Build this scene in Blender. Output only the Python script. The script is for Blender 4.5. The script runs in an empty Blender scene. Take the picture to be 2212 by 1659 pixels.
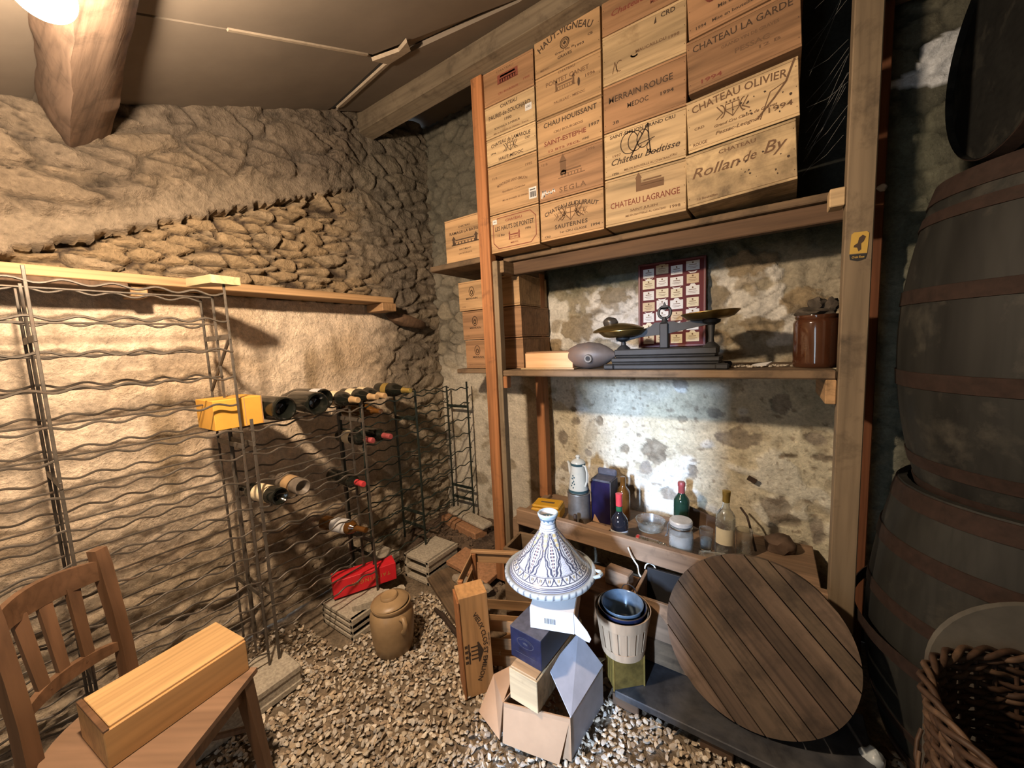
import bpy, bmesh, math, random
from mathutils import Vector, Matrix, noise
import numpy as np
random.seed(7)
PI=math.pi
S=bpy.context.scene
COL=S.collection
def V(*a): return Vector(a)
def sm(a,b,x):
    t=max(0.,min(1.,(x-a)/(b-a))); return t*t*(3-2*t)
# ---------------------------------------------------------------- mesh builder
class MB:
    def __init__(s): s.v=[]; s.f=[]; s.c=None
    def add(s,vs,fs,M=None):
        o=len(s.v)
        s.v+=[tuple(M@Vector(p)) for p in vs] if M is not None else [tuple(p) for p in vs]
        s.f+=[tuple(i+o for i in f) for f in fs]
        return s
    def box(s,c,d,ch=0.,M=None):
        hx,hy,hz=d[0]/2,d[1]/2,d[2]/2
        T=Matrix.Translation(c)
        if M is not None: T=M@T
        if ch<=0:
            vs=[(x*hx,y*hy,z*hz) for z in(-1,1) for y in(-1,1) for x in(-1,1)]
            return s.add(vs,[(0,2,3,1),(4,5,7,6),(0,1,5,4),(2,6,7,3),(0,4,6,2),(1,3,7,5)],T)
        ch=min(ch,.45*min(d)); vs=[]; ix={}
        for x in(-1,1):
            for y in(-1,1):
                for z in(-1,1):
                    for a in range(3):
                        p=[x*(hx-ch),y*(hy-ch),z*(hz-ch)]; p[a]=(x*hx,y*hy,z*hz)[a]
                        ix[(x,y,z,a)]=len(vs); vs.append(p)
        fs=[]
        for a in range(3):
            b,c2=(a+1)%3,(a+2)%3
            for q in(-1,1):
                k=[]
                for u,w in((-1,-1),(1,-1),(1,1),(-1,1)):
                    t=[0,0,0]; t[a]=q; t[b]=u; t[c2]=w; k.append(ix[(*t,a)])
                fs.append(tuple(k) if q>0 else tuple(k[::-1]))
        for a in range(3):
            b,c2=(a+1)%3,(a+2)%3
            for u in(-1,1):
                for w in(-1,1):
                    t0=[0,0,0]; t0[a]=-1; t0[b]=u; t0[c2]=w; t1=list(t0); t1[a]=1
                    k=(ix[(*t0,b)],ix[(*t1,b)],ix[(*t1,c2)],ix[(*t0,c2)])
                    fs.append(k if u*w<0 else k[::-1])
        for x in(-1,1):
            for y in(-1,1):
                for z in(-1,1):
                    k=(ix[(x,y,z,0)],ix[(x,y,z,1)],ix[(x,y,z,2)])
                    fs.append(k if x*y*z>0 else k[::-1])
        return s.add(vs,fs,T)
    def bb(s,x0,x1,y0,y1,z0,z1,ch=0.,M=None):
        return s.box(((x0+x1)/2,(y0+y1)/2,(z0+z1)/2),(abs(x1-x0),abs(y1-y0),abs(z1-z0)),ch,M)
    def tube(s,pts,r,n=6,closed=False,M=None):
        P=[Vector(p) for p in pts]; m=len(P); vs=[];fs=[]
        up=None
        for i,p in enumerate(P):
            a=P[(i-1)%m] if (closed or i>0) else p; b=P[(i+1)%m] if (closed or i<m-1) else p
            t=(b-a).normalized()
            if up is None:
                up=Vector((0,0,1)) if abs(t.z)<.9 else Vector((1,0,0))
            u=(up-t*up.dot(t)).normalized(); up=u; w=t.cross(u)
            rr=r[i] if isinstance(r,(list,tuple)) else r
            for k in range(n):
                q=2*PI*k/n; vs.append(p+u*(math.cos(q)*rr)+w*(math.sin(q)*rr))
        for i in range(m if closed else m-1):
            j=(i+1)%m
            for k in range(n):
                l=(k+1)%n; fs.append((i*n+k,j*n+k,j*n+l,i*n+l)[::-1])
        if not closed:
            fs.append(tuple(range(n))[::1]); fs.append(tuple((m-1)*n+k for k in range(n))[::-1])
        return s.add(vs,fs,M)
    def lathe(s,prof,n=32,M=None,cap=True,a0=0.,a1=2*PI):
        full=abs(a1-a0-2*PI)<1e-6; vs=[];fs=[]; m=len(prof); N=n if full else n+1
        for k in range(N):
            q=a0+(a1-a0)*k/n
            for r,z in prof: vs.append((r*math.cos(q),r*math.sin(q),z))
        for k in range(n):
            l=(k+1)%N
            for i in range(m-1): fs.append((k*m+i,l*m+i,l*m+i+1,k*m+i+1))
        if cap and full:
            if prof[0][0]>1e-6: fs.append(tuple(k*m for k in range(N))[::-1])
            if prof[-1][0]>1e-6: fs.append(tuple(k*m+m-1 for k in range(N)))
        return s.add(vs,fs,M)
    def prism(s,poly,h0,h1,M=None):          # poly in xy, extruded along z
        n=len(poly); vs=[(x,y,h0) for x,y in poly]+[(x,y,h1) for x,y in poly]
        fs=[tuple(range(n))[::-1],tuple(range(n,2*n))]+[(i,(i+1)%n,n+(i+1)%n,n+i) for i in range(n)]
        return s.add(vs,fs,M)
    def blob(s,c,d,seed=0,amp=.25,n=2,M=None,fr=1.6):
        bm=bmesh.new(); bmesh.ops.create_icosphere(bm,subdivisions=n,radius=1)
        o=Vector((seed*3.1,seed*1.7,seed*.9)); vs=[]
        for v in bm.verts:
            k=1+amp*noise.noise(v.co*fr+o); vs.append((c[0]+v.co.x*k*d[0],c[1]+v.co.y*k*d[1],c[2]+v.co.z*k*d[2]))
        fs=[tuple(q.index for q in f.verts) for f in bm.faces]; bm.free()
        return s.add(vs,fs,M)
    def mesh(s,name):
        me=bpy.data.meshes.new(name); me.from_pydata(s.v,[],s.f); me.update()
        if s.c is not None:
            at=me.color_attributes.new('Col','FLOAT_COLOR','POINT')
            at.data.foreach_set('color',np.array([(c[0],c[1],c[2],1.) for c in s.c],dtype=np.float32).ravel())
        return me
def obj(name,mb,m,parent=None,loc=None,rot=None,smooth=35):
    me=mb.mesh(name) if isinstance(mb,MB) else mb
    if not me.materials: me.materials.append(m)
    if smooth and isinstance(mb,MB):
        me.polygons.foreach_set('use_smooth',[True]*len(me.polygons))
        me.set_sharp_from_angle(angle=math.radians(smooth))
    o=bpy.data.objects.new(name,me); COL.objects.link(o)
    if parent: o.parent=parent
    if loc is not None: o.location=loc
    if rot is not None: o.rotation_euler=rot
    return o
def tag(o,label,cat,group=None,kind=None):
    o['label']=label; o['category']=cat
    if group: o['group']=group
    if kind: o['kind']=kind
    return o
def thing(name,label,cat,loc=(0,0,0),rz=0.,group=None,rot=None):
    o=bpy.data.objects.new(name,None); COL.objects.link(o); o.empty_display_size=.05
    o.location=loc; o.rotation_euler=rot if rot else (0,0,rz)
    return tag(o,label,cat,group)
def struct(o): o['kind']='structure'; return o
def Rz(a): return Matrix.Rotation(a,4,'Z')
def Rx(a): return Matrix.Rotation(a,4,'X')
def Ry(a): return Matrix.Rotation(a,4,'Y')
def T(*a): return Matrix.Translation(a)
# ---------------------------------------------------------------- materials
class NT:
    def __init__(s,name):
        s.m=bpy.data.materials.new(name); s.m.use_nodes=True; s.t=s.m.node_tree
        s.b=s.t.nodes['Principled BSDF']; s.tc=None
    def n(s,ty,**k):
        q=s.t.nodes.new(ty)
        for a,b in k.items():
            if a.startswith('i_'):
                q.inputs[a[2:].replace('_',' ')].default_value=b
            else: setattr(q,a,b)
        return q
    def l(s,a,b): s.t.links.new(a,b)
    def co(s,scale=(1,1,1),rot=(0,0,0),rnd=True):
        if s.tc is None: s.tc=s.n('ShaderNodeTexCoord')
        mp=s.n('ShaderNodeMapping'); mp.inputs['Scale'].default_value=scale; mp.inputs['Rotation'].default_value=rot
        s.l(s.tc.outputs['Object'],mp.inputs['Vector'])
        if rnd:
            oi=s.n('ShaderNodeObjectInfo'); mu=s.n('ShaderNodeMath',operation='MULTIPLY'); mu.inputs[1].default_value=37.
            s.l(oi.outputs['Random'],mu.inputs[0]); s.l(mu.outputs[0],mp.inputs['Location'])
        return mp.outputs['Vector']
    def noise(s,vec,scale,detail=4.,rough=.55,dist=0.):
        q=s.n('ShaderNodeTexNoise'); q.inputs['Scale'].default_value=scale; q.inputs['Detail'].default_value=detail
        q.inputs['Roughness'].default_value=rough; q.inputs['Distortion'].default_value=dist
        s.l(vec,q.inputs['Vector']); return q.outputs['Fac']
    def ramp(s,fac,stops):
        q=s.n('ShaderNodeValToRGB'); r=q.color_ramp
        while len(r.elements)<len(stops): r.elements.new(.5)
        for e,(p,c) in zip(r.elements,stops):
            e.position=p; e.color=(c,c,c,1) if isinstance(c,(int,float)) else (*c,1)
        s.l(fac,q.inputs['Fac']); return q.outputs['Color']
    def mix(s,a,b,fac,mode='MIX'):
        q=s.n('ShaderNodeMix',data_type='RGBA',blend_type=mode)
        for sock,v in((q.inputs[6],a),(q.inputs[7],b),(q.inputs[0],fac)):
            if hasattr(v,'is_output'): s.l(v,sock)
            elif isinstance(v,(int,float)): sock.default_value=v
            else: sock.default_value=(*v,1)
        return q.outputs[2]
    def bump(s,h,st=.3,d=.01):
        q=s.n('ShaderNodeBump'); q.inputs['Strength'].default_value=st; q.inputs['Distance'].default_value=d
        s.l(h,q.inputs['Height']); s.l(q.outputs['Normal'],s.b.inputs['Normal']); return q
    def base(s,c,rough=.6,metal=0.,spec=.5):
        if hasattr(c,'is_output'): s.l(c,s.b.inputs['Base Color'])
        else: s.b.inputs['Base Color'].default_value=(*c,1)
        if hasattr(rough,'is_output'): s.l(rough,s.b.inputs['Roughness'])
        else: s.b.inputs['Roughness'].default_value=rough
        s.b.inputs['Metallic'].default_value=metal; s.b.inputs['Specular IOR Level'].default_value=spec
        return s
def sc3(c,k): return tuple(min(1.,x*k) for x in c)
def wood(name,c,axis='x',dark=.48,rough=.65,scale=1.,dirt=0.,dirtc=(.03,.022,.015),var=.12,attr=False,bump=.25):
    t=NT(name); ax='xyz'.index(axis)
    a=[38.*scale]*3; a[ax]=2.2*scale
    b=[9.*scale]*3; b[ax]=.9*scale
    v1=t.co(tuple(a)); v2=t.co(tuple(b))
    n1=t.noise(v1,1.,5,.6,.4); n2=t.noise(v2,1.,3,.5,1.2)
    col=t.ramp(n1,[(.25,sc3(c,dark)),(.5,c),(.8,sc3(c,1.15))])
    wv=t.n('ShaderNodeTexWave',wave_type='BANDS',bands_direction='XYZ'[(ax+1)%3] if ax!=2 else 'X'); wv.inputs['Scale'].default_value=.8
    wv.inputs['Distortion'].default_value=11.; wv.inputs['Detail'].default_value=2.
    c3=[16.*scale]*3; c3[ax]=1.4*scale
    t.l(t.co(tuple(c3)),wv.inputs['Vector'])
    col=t.mix(col,t.ramp(wv.outputs['Fac'],[(.0,sc3(c,dark*.95)),(.35,c),(1.,sc3(c,1.12))]),.28)
    col=t.mix(col,t.ramp(n2,[(.28,.58),(.62,1.1)]),.75,'MULTIPLY')
    if var:
        oi=t.n('ShaderNodeObjectInfo'); col=t.mix(col,t.ramp(oi.outputs['Random'],[(0.,1-var),(1.,1+var*.6)]),1.,'MULTIPLY')
    if attr:
        at=t.n('ShaderNodeAttribute',attribute_name='Col'); col=t.mix(col,at.outputs['Color'],1.,'MULTIPLY')
    if dirt>0:
        nd=t.noise(t.co((1,1,1)),7.,6,.65,.3); col=t.mix(col,dirtc,t.ramp(nd,[(.62-.3*dirt,0.),(.85-.25*dirt,.9)]))
    t.base(col,rough,0,.3); t.bump(n1,bump,.002); return t.m
def plain(name,c,rough=.5,metal=0.,spec=.5,nz=.0,nscale=30.,dirt=0.,dirtc=(.05,.04,.03),bump=0.,coat=0.):
    t=NT(name); v=t.co((1,1,1)); n1=t.noise(v,nscale,5,.6)
    col=t.ramp(n1,[(.3,sc3(c,1-nz)),(.7,sc3(c,1+nz*.5))])
    if dirt>0:
        nd=t.noise(v,nscale*.35,6,.65,.3); col=t.mix(col,dirtc,t.ramp(nd,[(.65-.35*dirt,0.),(.9-.3*dirt,.85)]))
    t.base(col,rough,metal,spec)
    if coat: t.b.inputs['Coat Weight'].default_value=coat
    if bump: t.bump(n1,bump,.004)
    return t.m
def attrmat(name,rough=.85,nscale=60.,nz=.3,bump=.5,bd=.006,spec=.25,gam=1.):
    t=NT(name); at=t.n('ShaderNodeAttribute',attribute_name='Col'); v=t.co((1,1,1),rnd=False)
    n1=t.noise(v,nscale,6,.65); n2=t.noise(v,nscale*.2,5,.6,.4)
    col=t.mix(at.outputs['Color'],t.ramp(n1,[(.3,1-nz),(.7,1+nz*.4)]),1.,'MULTIPLY')
    col=t.mix(col,t.ramp(n2,[(.3,1-nz*.8),(.65,1+nz*.3)]),1.,'MULTIPLY')
    t.base(col,rough,0,spec); ad=t.n('ShaderNodeMath',operation='ADD'); t.l(n1,ad.inputs[0]); t.l(n2,ad.inputs[1])
    if bump: t.bump(ad.outputs[0],bump,bd)
    return t.m
def glass(name,c,rough=.03,dirt=.0):
    t=NT(name); t.base(c,rough,0,.5); t.b.inputs['Transmission Weight'].default_value=1.; t.b.inputs['IOR'].default_value=1.45
    if dirt:
        v=t.co(); n1=t.noise(v,18.,6,.65); t.l(t.ramp(n1,[(.4,rough),(.75,.45)]),t.b.inputs['Roughness'])
        t.l(t.ramp(n1,[(.35,1.),(.8,1-dirt)]),t.b.inputs['Transmission Weight'])
    return t.m
def emit(name,c,st):
    t=NT(name); t.base((0.8,.8,.8),.4); t.b.inputs['Emission Color'].default_value=(*c,1); t.b.inputs['Emission Strength'].default_value=st; return t.m
M={}
M['crate_pale']=wood('pale_box_wood',(.47,.34,.19),dirt=.1,var=.12,dirtc=(.12,.07,.03))
M['crate_tan']=wood('tan_box_wood',(.385,.245,.125),var=.12)
M['crate_red']=wood('reddish_box_wood',(.30,.17,.088),var=.12)
M['crate_dirty']=wood('stained_box_wood',(.47,.345,.19),dirt=.6,dirtc=(.05,.032,.018))
M['pine']=wood('pine',(.36,.215,.105),'x'); M['pine_z']=wood('pine_upright',(.36,.155,.062),'z',dirt=.15); M['pine_y']=wood('pine_length',(.38,.235,.115),'y')
M['post_r']=wood('grey_brown_post_wood',(.20,.15,.095),'z',dark=.7,dirt=.25)
M['rough']=wood('rough_old_wood',(.17,.115,.068),'x',dark=.5,dirt=.4,rough=.85)
M['rough_y']=wood('rough_old_wood_length',(.22,.15,.085),'y',dark=.5,dirt=.35,rough=.85)
M['darkw']=wood('dark_old_wood',(.10,.06,.035),'x',dark=.5,rough=.8); M['darkw_z']=wood('dark_old_wood_upright',(.14,.055,.025),'z',dark=.5,rough=.8)
M['rail']=wood('bench_wood',(.27,.175,.108),'x',dark=.65,dirt=.15)
M['chair']=wood('chair_wood',(.145,.078,.042),'z',dark=.6,rough=.4); M['chair_x']=wood('chair_wood_length',(.145,.078,.042),'x',dark=.6,rough=.4)
M['ply']=wood('seat_plywood',(.26,.16,.10),'x',dark=.85,rough=.4)
M['lid']=wood('barrel_head_oak',(.125,.088,.060),'x',dark=.5,dirt=.6,attr=True,rough=.75)
M['oak_dark']=wood('dark_stave_oak',(.0135,.0138,.0122),'z',dark=.6,dirt=.26,dirtc=(.06,.056,.044),attr=True,rough=.7)
M['beam']=wood('beam_wood',(.20,.135,.095),'x',dark=.5,dirt=.4,rough=.9,bump=.6)
M['beam_grey']=wood('grey_beam_wood',(.17,.135,.092),'x',dark=.6,dirt=.4,rough=.9,bump=.5)
M['rust']=plain('rusty_hoop',(.026,.0145,.0105),.85,.1,.3,.4,40,.3,(.03,.02,.015),.3)
M['ink']=plain('dark_stamped_ink',(.045,.026,.014),.8); M['ink_red']=plain('red_brown_stamped_ink',(.16,.042,.024),.8); M['ink_soft']=plain('faded_brown_ink',(.125,.068,.033),.8)
M['wire']=plain('galvanised_rack_wire',(.105,.088,.07),.5,.4,.5,.35,50,.35,(.12,.07,.04))
M['green']=plain('dark_green_rack_paint',(.02,.028,.022),.4,.2,.5,.3,40)
M['dglass']=plain('dusty_green_bottle_glass',(.008,.009,.007),.14,0,.5,.4,25,.25,(.055,.045,.032))
M['bglass']=plain('dusty_brown_bottle_glass',(.10,.04,.008),.12,0,.6,.4,25,.1,(.2,.12,.06))
M['dust']=plain('thick_dusty_bottle',(.16,.13,.10),.5,0,.4,.5,25,.3,(.05,.04,.03))
M['cream']=plain('cream_paper',(.68,.56,.36),.7,0,.3,.15,20,.15,(.3,.2,.1)); M['white']=plain('white_paper',(.52,.515,.51),.6,0,.3,.06,20)
M['redcap']=plain('red_capsule',(.50,.045,.05),.35,0,.5,.2); M['goldcap']=plain('gold_capsule',(.50,.36,.10),.3,.7,.5,.2); M['tancap']=plain('tan_capsule',(.40,.26,.13),.4,0,.5,.2); M['greycap']=plain('grey_dark_red_capsule',(.30,.06,.06),.45,0,.5,.3)
M['redcard']=plain('red_card',(.62,.02,.03),.4,0,.4,.12,15); M['gold']=plain('gold_print',(.55,.36,.08),.4,.3)
M['cement']=plain('concrete_block',(.42,.37,.29),.95,0,.2,.35,90,.15,(.2,.16,.11),.6); M['brick']=plain('clay_brick',(.38,.20,.105),.9,0,.2,.35,60,.35,(.22,.15,.09),.5)
M['stoneware']=plain('buff_stoneware',(.31,.205,.105),.4,0,.4,.25,12,.1,(.2,.13,.07),.05)
M['brownjar']=plain('brown_glazed_stoneware',(.052,.019,.009),.1,0,.6,.35,8,coat=.5)
M['cardb']=plain('brown_cardboard',(.40,.25,.145),.8,0,.2,.12,10,.08,(.2,.1,.05)); M['cardw']=plain('lilac_white_card',(.42,.42,.46),.5,0,.4,.15,14,.2,(.33,.27,.24))
M['blue']=plain('dark_blue_card',(.008,.011,.032),.35,0,.5,.5,20,.25,(.05,.05,.07)); M['bluetop']=plain('dusty_blue_card_top',(.07,.065,.075),.7,0,.3,.4,30,.3,(.16,.12,.09))
M['purple']=plain('dark_violet_card',(.010,.006,.030),.3,0,.5,.4,20)
M['tin']=plain('olive_gold_tin',(.17,.115,.03),.4,.4,.5,.5,25,.3,(.08,.06,.02)); M['veneer']=wood('veneer_strip_wood',(.36,.25,.155),'z',dark=.8)
M['enamel_b']=plain('blue_grey_enamel',(.12,.165,.215),.15,.35,.5,.4,18,.15,(.12,.11,.11)); M['navy']=plain('navy_enamel',(.015,.02,.05),.15)
M['steel']=plain('bright_steel',(.55,.55,.55),.25,1.); M['alu']=plain('dull_aluminium',(.30,.28,.25),.4,.7,.5,.3,15)
M['enamel']=plain('cream_enamel',(.46,.445,.37),.2,0,.5,.12,9,.1,(.25,.3,.28)); M['teal']=plain('dark_teal_enamel',(.03,.06,.065),.2)
M['yellow']=plain('yellow_plastic',(.62,.34,.02),.4,0,.5,.15,12); M['lime']=plain('yellow_green_plastic',(.50,.52,.12),.4)
M['brass']=plain('brass',(.32,.22,.07),.28,.9,.5,.3,20,.2,(.07,.05,.03)); M['iron']=plain('black_cast_iron',(.014,.0145,.015),.6,.0,.5,.4,30)
M['flask']=plain('grey_brown_stoneware',(.115,.095,.085),.5,0,.4,.35,9,.2,(.18,.09,.045),.15); M['burg']=plain('burgundy_board',(.085,.010,.013),.65,0,.25)
M['label_w']=plain('white_label_paper',(.60,.60,.58),.6,0,.3,.08); M['label_c']=plain('cream_label_paper',(.58,.53,.38),.6,0,.3,.08); M['label_t']=plain('tan_label_paper',(.48,.38,.24),.6,0,.3,.1)
M['black']=plain('black_matt',(.01,.01,.011),.6); M['plat']=plain('black_weathered_board',(.035,.037,.042),.6,0,.4,.6,14,.45,(.10,.095,.09),.2)
M['wicker']=plain('brown_wicker',(.048,.026,.015),.6,0,.3,.5,60,.2,(.03,.018,.01)); M['wicker_l']=plain('light_brown_wicker',(.085,.050,.029),.6,0,.3,.5,60)
M['zinc']=plain('grey_weathered_disc_wood',(.085,.08,.068),.7,0,.3,.3,12,.3,(.085,.05,.033)); M['cable']=plain('white_cable',(.66,.62,.52),.5)
M['powder']=plain('white_powder',(.60,.62,.64),.9,0,.2,.12,25); M['cglass']=glass('clear_glass',(.93,.95,.93),.03,.25); M['cglass_d']=glass('dusty_clear_glass',(.90,.91,.87),.04,.15)
M['green_gl']=plain('green_wine_glass',(.012,.035,.022),.07,0,.6,.3,20,.1,(.06,.07,.06)); M['dark_gl']=plain('black_brandy_glass',(.012,.012,.016),.06,0,.6,.2,20,.15,(.06,.06,.07))
M['stick']=plain('dark_stick',(.045,.028,.018),.8,0,.3,.4,40); M['web']=plain('cobweb_thread',(.25,.25,.24),.9); M['plaster_pan']=plain('grey_brown_ceiling_board',(.165,.138,.11),.9,0,.2,.16,3.,.12,(.14,.10,.07),.1)
M['plaster_edge']=plain('broken_board_edge',(.30,.25,.19),.9,0,.2,.2,40); M['void']=plain('seam_gap_shade',(.015,.013,.012),.95)
M['dirtm']=attrmat('earth_floor',.95,70,.5,.9,.012); M['gravel']=attrmat('gravel_pebble',.75,90,.25,.2,.002,.3)
M['stonew']=attrmat('rubble_wall',.92,55,.33,.9,.016); M['plastw']=attrmat('plastered_wall',.92,70,.28,.7,.010)
M['tagine']=attrmat('painted_glazed_ceramic',.22,40,.06,0,.0,.5)
M['sacking']=plain('grey_white_plastic_bag',(.42,.46,.47),.35,0,.5,.5,16); M['mossy']=plain('dry_moss',(.16,.19,.09),.95,0,.2,.4,60)
M['bark']=plain('dark_brown_stone',(.12,.08,.055),.9,0,.2,.5,12,.3,(.05,.035,.025),.5)
M['bulb']=emit('glowing_bulb',(1.,.755,.53),2600.)
# ---------------------------------------------------------------- lettering
def glyphs(s,size,bold=0.,shear=0.,sp=1.):
    cu=bpy.data.curves.new('t','FONT'); cu.body=s; cu.size=size; cu.align_x='CENTER'; cu.align_y='CENTER'
    cu.resolution_u=2; cu.shear=shear; cu.space_character=sp; cu.offset=bold*size
    o=bpy.data.objects.new('t',cu); me=o.to_mesh()
    vs=[tuple(v.co) for v in me.vertices]; fs=[tuple(p.vertices) for p in me.polygons]
    o.to_mesh_clear(); bpy.data.objects.remove(o); bpy.data.curves.remove(cu); return vs,fs
def put_text(mb,s,size,u,v,arc=0.,bold=.020,shear=0.,sp=1.,rot=0.,wid=None,d=.0006,sx=1.):
    """lettering on a front face (x right, z up, facing -y) centred at u,v; arc = radius of a bend (positive: arched)"""
    vs,fs=glyphs(s,size,bold,shear,sp)
    if not vs: return
    if wid:
        w=max(p[0] for p in vs)-min(p[0] for p in vs); sx=wid/w
    cr,sr=math.cos(rot),math.sin(rot); out=[]
    for x,y,z in vs:
        x*=sx
        if arc:
            a=x/arc; x,y=(arc+y)*math.sin(a),(arc+y)*math.cos(a)-arc
        x,y=x*cr-y*sr,x*sr+y*cr
        out.append((u+x,-d,v+y))
    mb.add(out,fs)
def qd(mb,u,v,w,h,rot=0.,d=.0006):
    c,s=math.cos(rot),math.sin(rot)
    mb.add([(u+a*w/2*c-b*h/2*s,-d,v+a*w/2*s+b*h/2*c) for a,b in((-1,-1),(1,-1),(1,1),(-1,1))],[(0,1,2,3)])
def line(mb,pts,w,d=.0006,closed=False):
    n=len(pts)
    for i in range(n if closed else n-1):
        (x0,y0),(x1,y1)=pts[i],pts[(i+1)%n]; L=math.hypot(x1-x0,y1-y0)
        if L>1e-9: qd(mb,(x0+x1)/2,(y0+y1)/2,L+w*.6,w,math.atan2(y1-y0,x1-x0),d)
def ringp(u,v,rx,ry,n=20,a0=0,a1=2*PI): return [(u+rx*math.cos(a0+(a1-a0)*i/n),v+ry*math.sin(a0+(a1-a0)*i/n)) for i in range(n+1)]
def crest(mb,u,v,s):
    line(mb,[(u-.35*s,v+.3*s),(u+.35*s,v+.3*s),(u+.35*s,v-.05*s),(u,v-.45*s),(u-.35*s,v-.05*s)],.05*s,closed=True)
    line(mb,[(u,v+.3*s),(u,v-.4*s)],.04*s); line(mb,[(u-.35*s,v),(u+.35*s,v)],.04*s)
    for k in(-1,1):
        line(mb,ringp(u+k*.62*s,v,.22*s,.36*s,10,-1.5,1.5) if k<0 else ringp(u+k*.62*s,v,.22*s,.36*s,10,1.6,4.7),.06*s)
        line(mb,[(u+k*.8*s,v+.35*s),(u+k*.5*s,v-.1*s),(u+k*.85*s,v-.35*s)],.06*s)
    for k in(-.3,-.1,.1,.3): qd(mb,u+k*s,v+.42*s,.08*s,.12*s)
def house(mb,u,v,w,h,towers=True):
    line(mb,[(u-w/2,v),(u+w/2,v)],.03*w); qd(mb,u,v+h*.28,w*.8,h*.05); qd(mb,u,v+h*.5,w*.72,h*.14)
    for k in range(7): qd(mb,u-w*.36+k*w*.12,v+h*.15,w*.035,h*.2)
    if towers:
        for k in(-.42,.42):
            qd(mb,u+k*w,v+h*.3,w*.09,h*.6); mb.add([(u+k*w-w*.08,-.0006,v+h*.6),(u+k*w+w*.08,-.0006,v+h*.6),(u+k*w,-.0006,v+h)],[(0,1,2)])
# ================================================================ the room
def hsh(p):
    x=math.sin(p[0]*127.1+p[1]*311.7+p[2]*74.7)*43758.5453; return x-math.floor(x)
def stones(y,z,sy,sz,seed=0.,warp=.25):
    w=noise.noise_vector(Vector((y*3.+seed,z*3.,seed)))*warp
    d,pts=noise.voronoi(Vector((seed,y*sy+w.x*1.2,z*sz+w.y*1.2)))
    return d[1]-d[0],hsh(pts[0]),d[0]
def lerp(a,b,t): return tuple(x+(y-x)*t for x,y in zip(a,b))
def fbm(x,y,z,o=4): return noise.fractal(Vector((x,y,z)),1.,2.,o)
def grid(us,vs,fn,flip=False):
    mb=MB(); mb.c=[]; n=len(vs)
    for u in us:
        for v in vs:
            p,c=fn(u,v); mb.v.append(p); mb.c.append(c)
    for i in range(len(us)-1):
        for j in range(n-1):
            f=(i*n+j,(i+1)*n+j,(i+1)*n+j+1,i*n+j+1); mb.f.append(f[::-1] if flip else f)
    return mb
XW=-2.17; YW=2.2
def crack(y,z):
    q=noise.noise(Vector((y*2.1,z*2.3,77.)))*1.6; v=abs(noise.noise(Vector((y*5.5+q,z*21.+2.2*q,41.))))
    return sm(.075,.0,v)*sm(-.25,.2,noise.noise(Vector((y*3.,z*5.,13.))))
def left_wall(y,z):
    yq=math.floor(y/.095+.35*noise.noise(Vector((y*2.,0,5.))))*.095+.06; yq=.5*yq+.5*y; led=1.80+.45*(yq-.147)+.006*noise.noise(Vector((y*9,z*4,2.)))
    st,hs,d0=stones(y,z,7.5,20.,3.)
    st2,hs2,d2=stones(y,z,4.2,11.,9.,.4)
    lo=fbm(y*2.2,z*3.2,1.,4); hi=fbm(y*14,z*18,4.,4)
    tan=lerp((.29,.21,.125),(.22,.16,.10),hs); tan=lerp(tan,(.36,.30,.22),max(0,hs-.6)*1.6)
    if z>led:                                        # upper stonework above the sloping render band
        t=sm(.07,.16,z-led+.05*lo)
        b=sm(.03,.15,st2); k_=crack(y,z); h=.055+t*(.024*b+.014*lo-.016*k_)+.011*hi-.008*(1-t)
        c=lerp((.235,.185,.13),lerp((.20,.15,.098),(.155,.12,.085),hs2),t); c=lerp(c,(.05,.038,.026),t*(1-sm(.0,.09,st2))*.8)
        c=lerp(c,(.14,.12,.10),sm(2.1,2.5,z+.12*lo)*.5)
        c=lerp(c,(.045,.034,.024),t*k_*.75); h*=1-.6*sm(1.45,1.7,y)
    elif z>1.715:                                    # dry rubble under the band
        b=sm(.02,.20,st); h=-.042+.060*b*(.5+.55*hs)+.012*hi-.045*sm(.028,.012,led-z)*sm(-.3,.1,noise.noise(Vector((y*5,1.,3.)))); c=lerp((.05,.035,.025),lerp(tan,(.40,.29,.16),.4),sm(.0,.12,st))
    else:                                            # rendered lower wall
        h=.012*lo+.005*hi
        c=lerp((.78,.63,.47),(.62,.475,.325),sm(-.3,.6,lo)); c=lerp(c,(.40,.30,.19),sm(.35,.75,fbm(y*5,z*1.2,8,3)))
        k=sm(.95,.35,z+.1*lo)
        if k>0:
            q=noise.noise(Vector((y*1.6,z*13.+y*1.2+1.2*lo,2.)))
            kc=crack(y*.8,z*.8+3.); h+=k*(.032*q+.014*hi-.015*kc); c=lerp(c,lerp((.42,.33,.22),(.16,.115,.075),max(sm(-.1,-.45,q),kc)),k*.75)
    k=sm(1.5,1.78,y+.10*lo)*sm(2.0,1.6,abs(z-1.0)+.9)  # rough corner stonework
    k=max(k*.9,sm(1.62,1.85,y+.1*lo)) if z<1.72 else sm(1.35,1.75,y+.15*lo)
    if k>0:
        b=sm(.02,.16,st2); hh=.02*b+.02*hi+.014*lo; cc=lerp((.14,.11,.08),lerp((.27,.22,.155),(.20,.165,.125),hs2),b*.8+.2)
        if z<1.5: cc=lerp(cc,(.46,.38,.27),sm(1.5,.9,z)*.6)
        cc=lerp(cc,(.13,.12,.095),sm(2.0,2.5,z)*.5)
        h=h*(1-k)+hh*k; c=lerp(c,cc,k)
    return (XW+h,y,z),c
ys=[-1.6+.2*i for i in range(7)]+[-.3+.0105*i for i in range(245)]
zs=[0.0125*i for i in range(132)]+[1.65+.0085*i for i in range(164)]
o=struct(obj('wall_left',grid(ys,zs,left_wall),M['stonew'],smooth=180))
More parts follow.
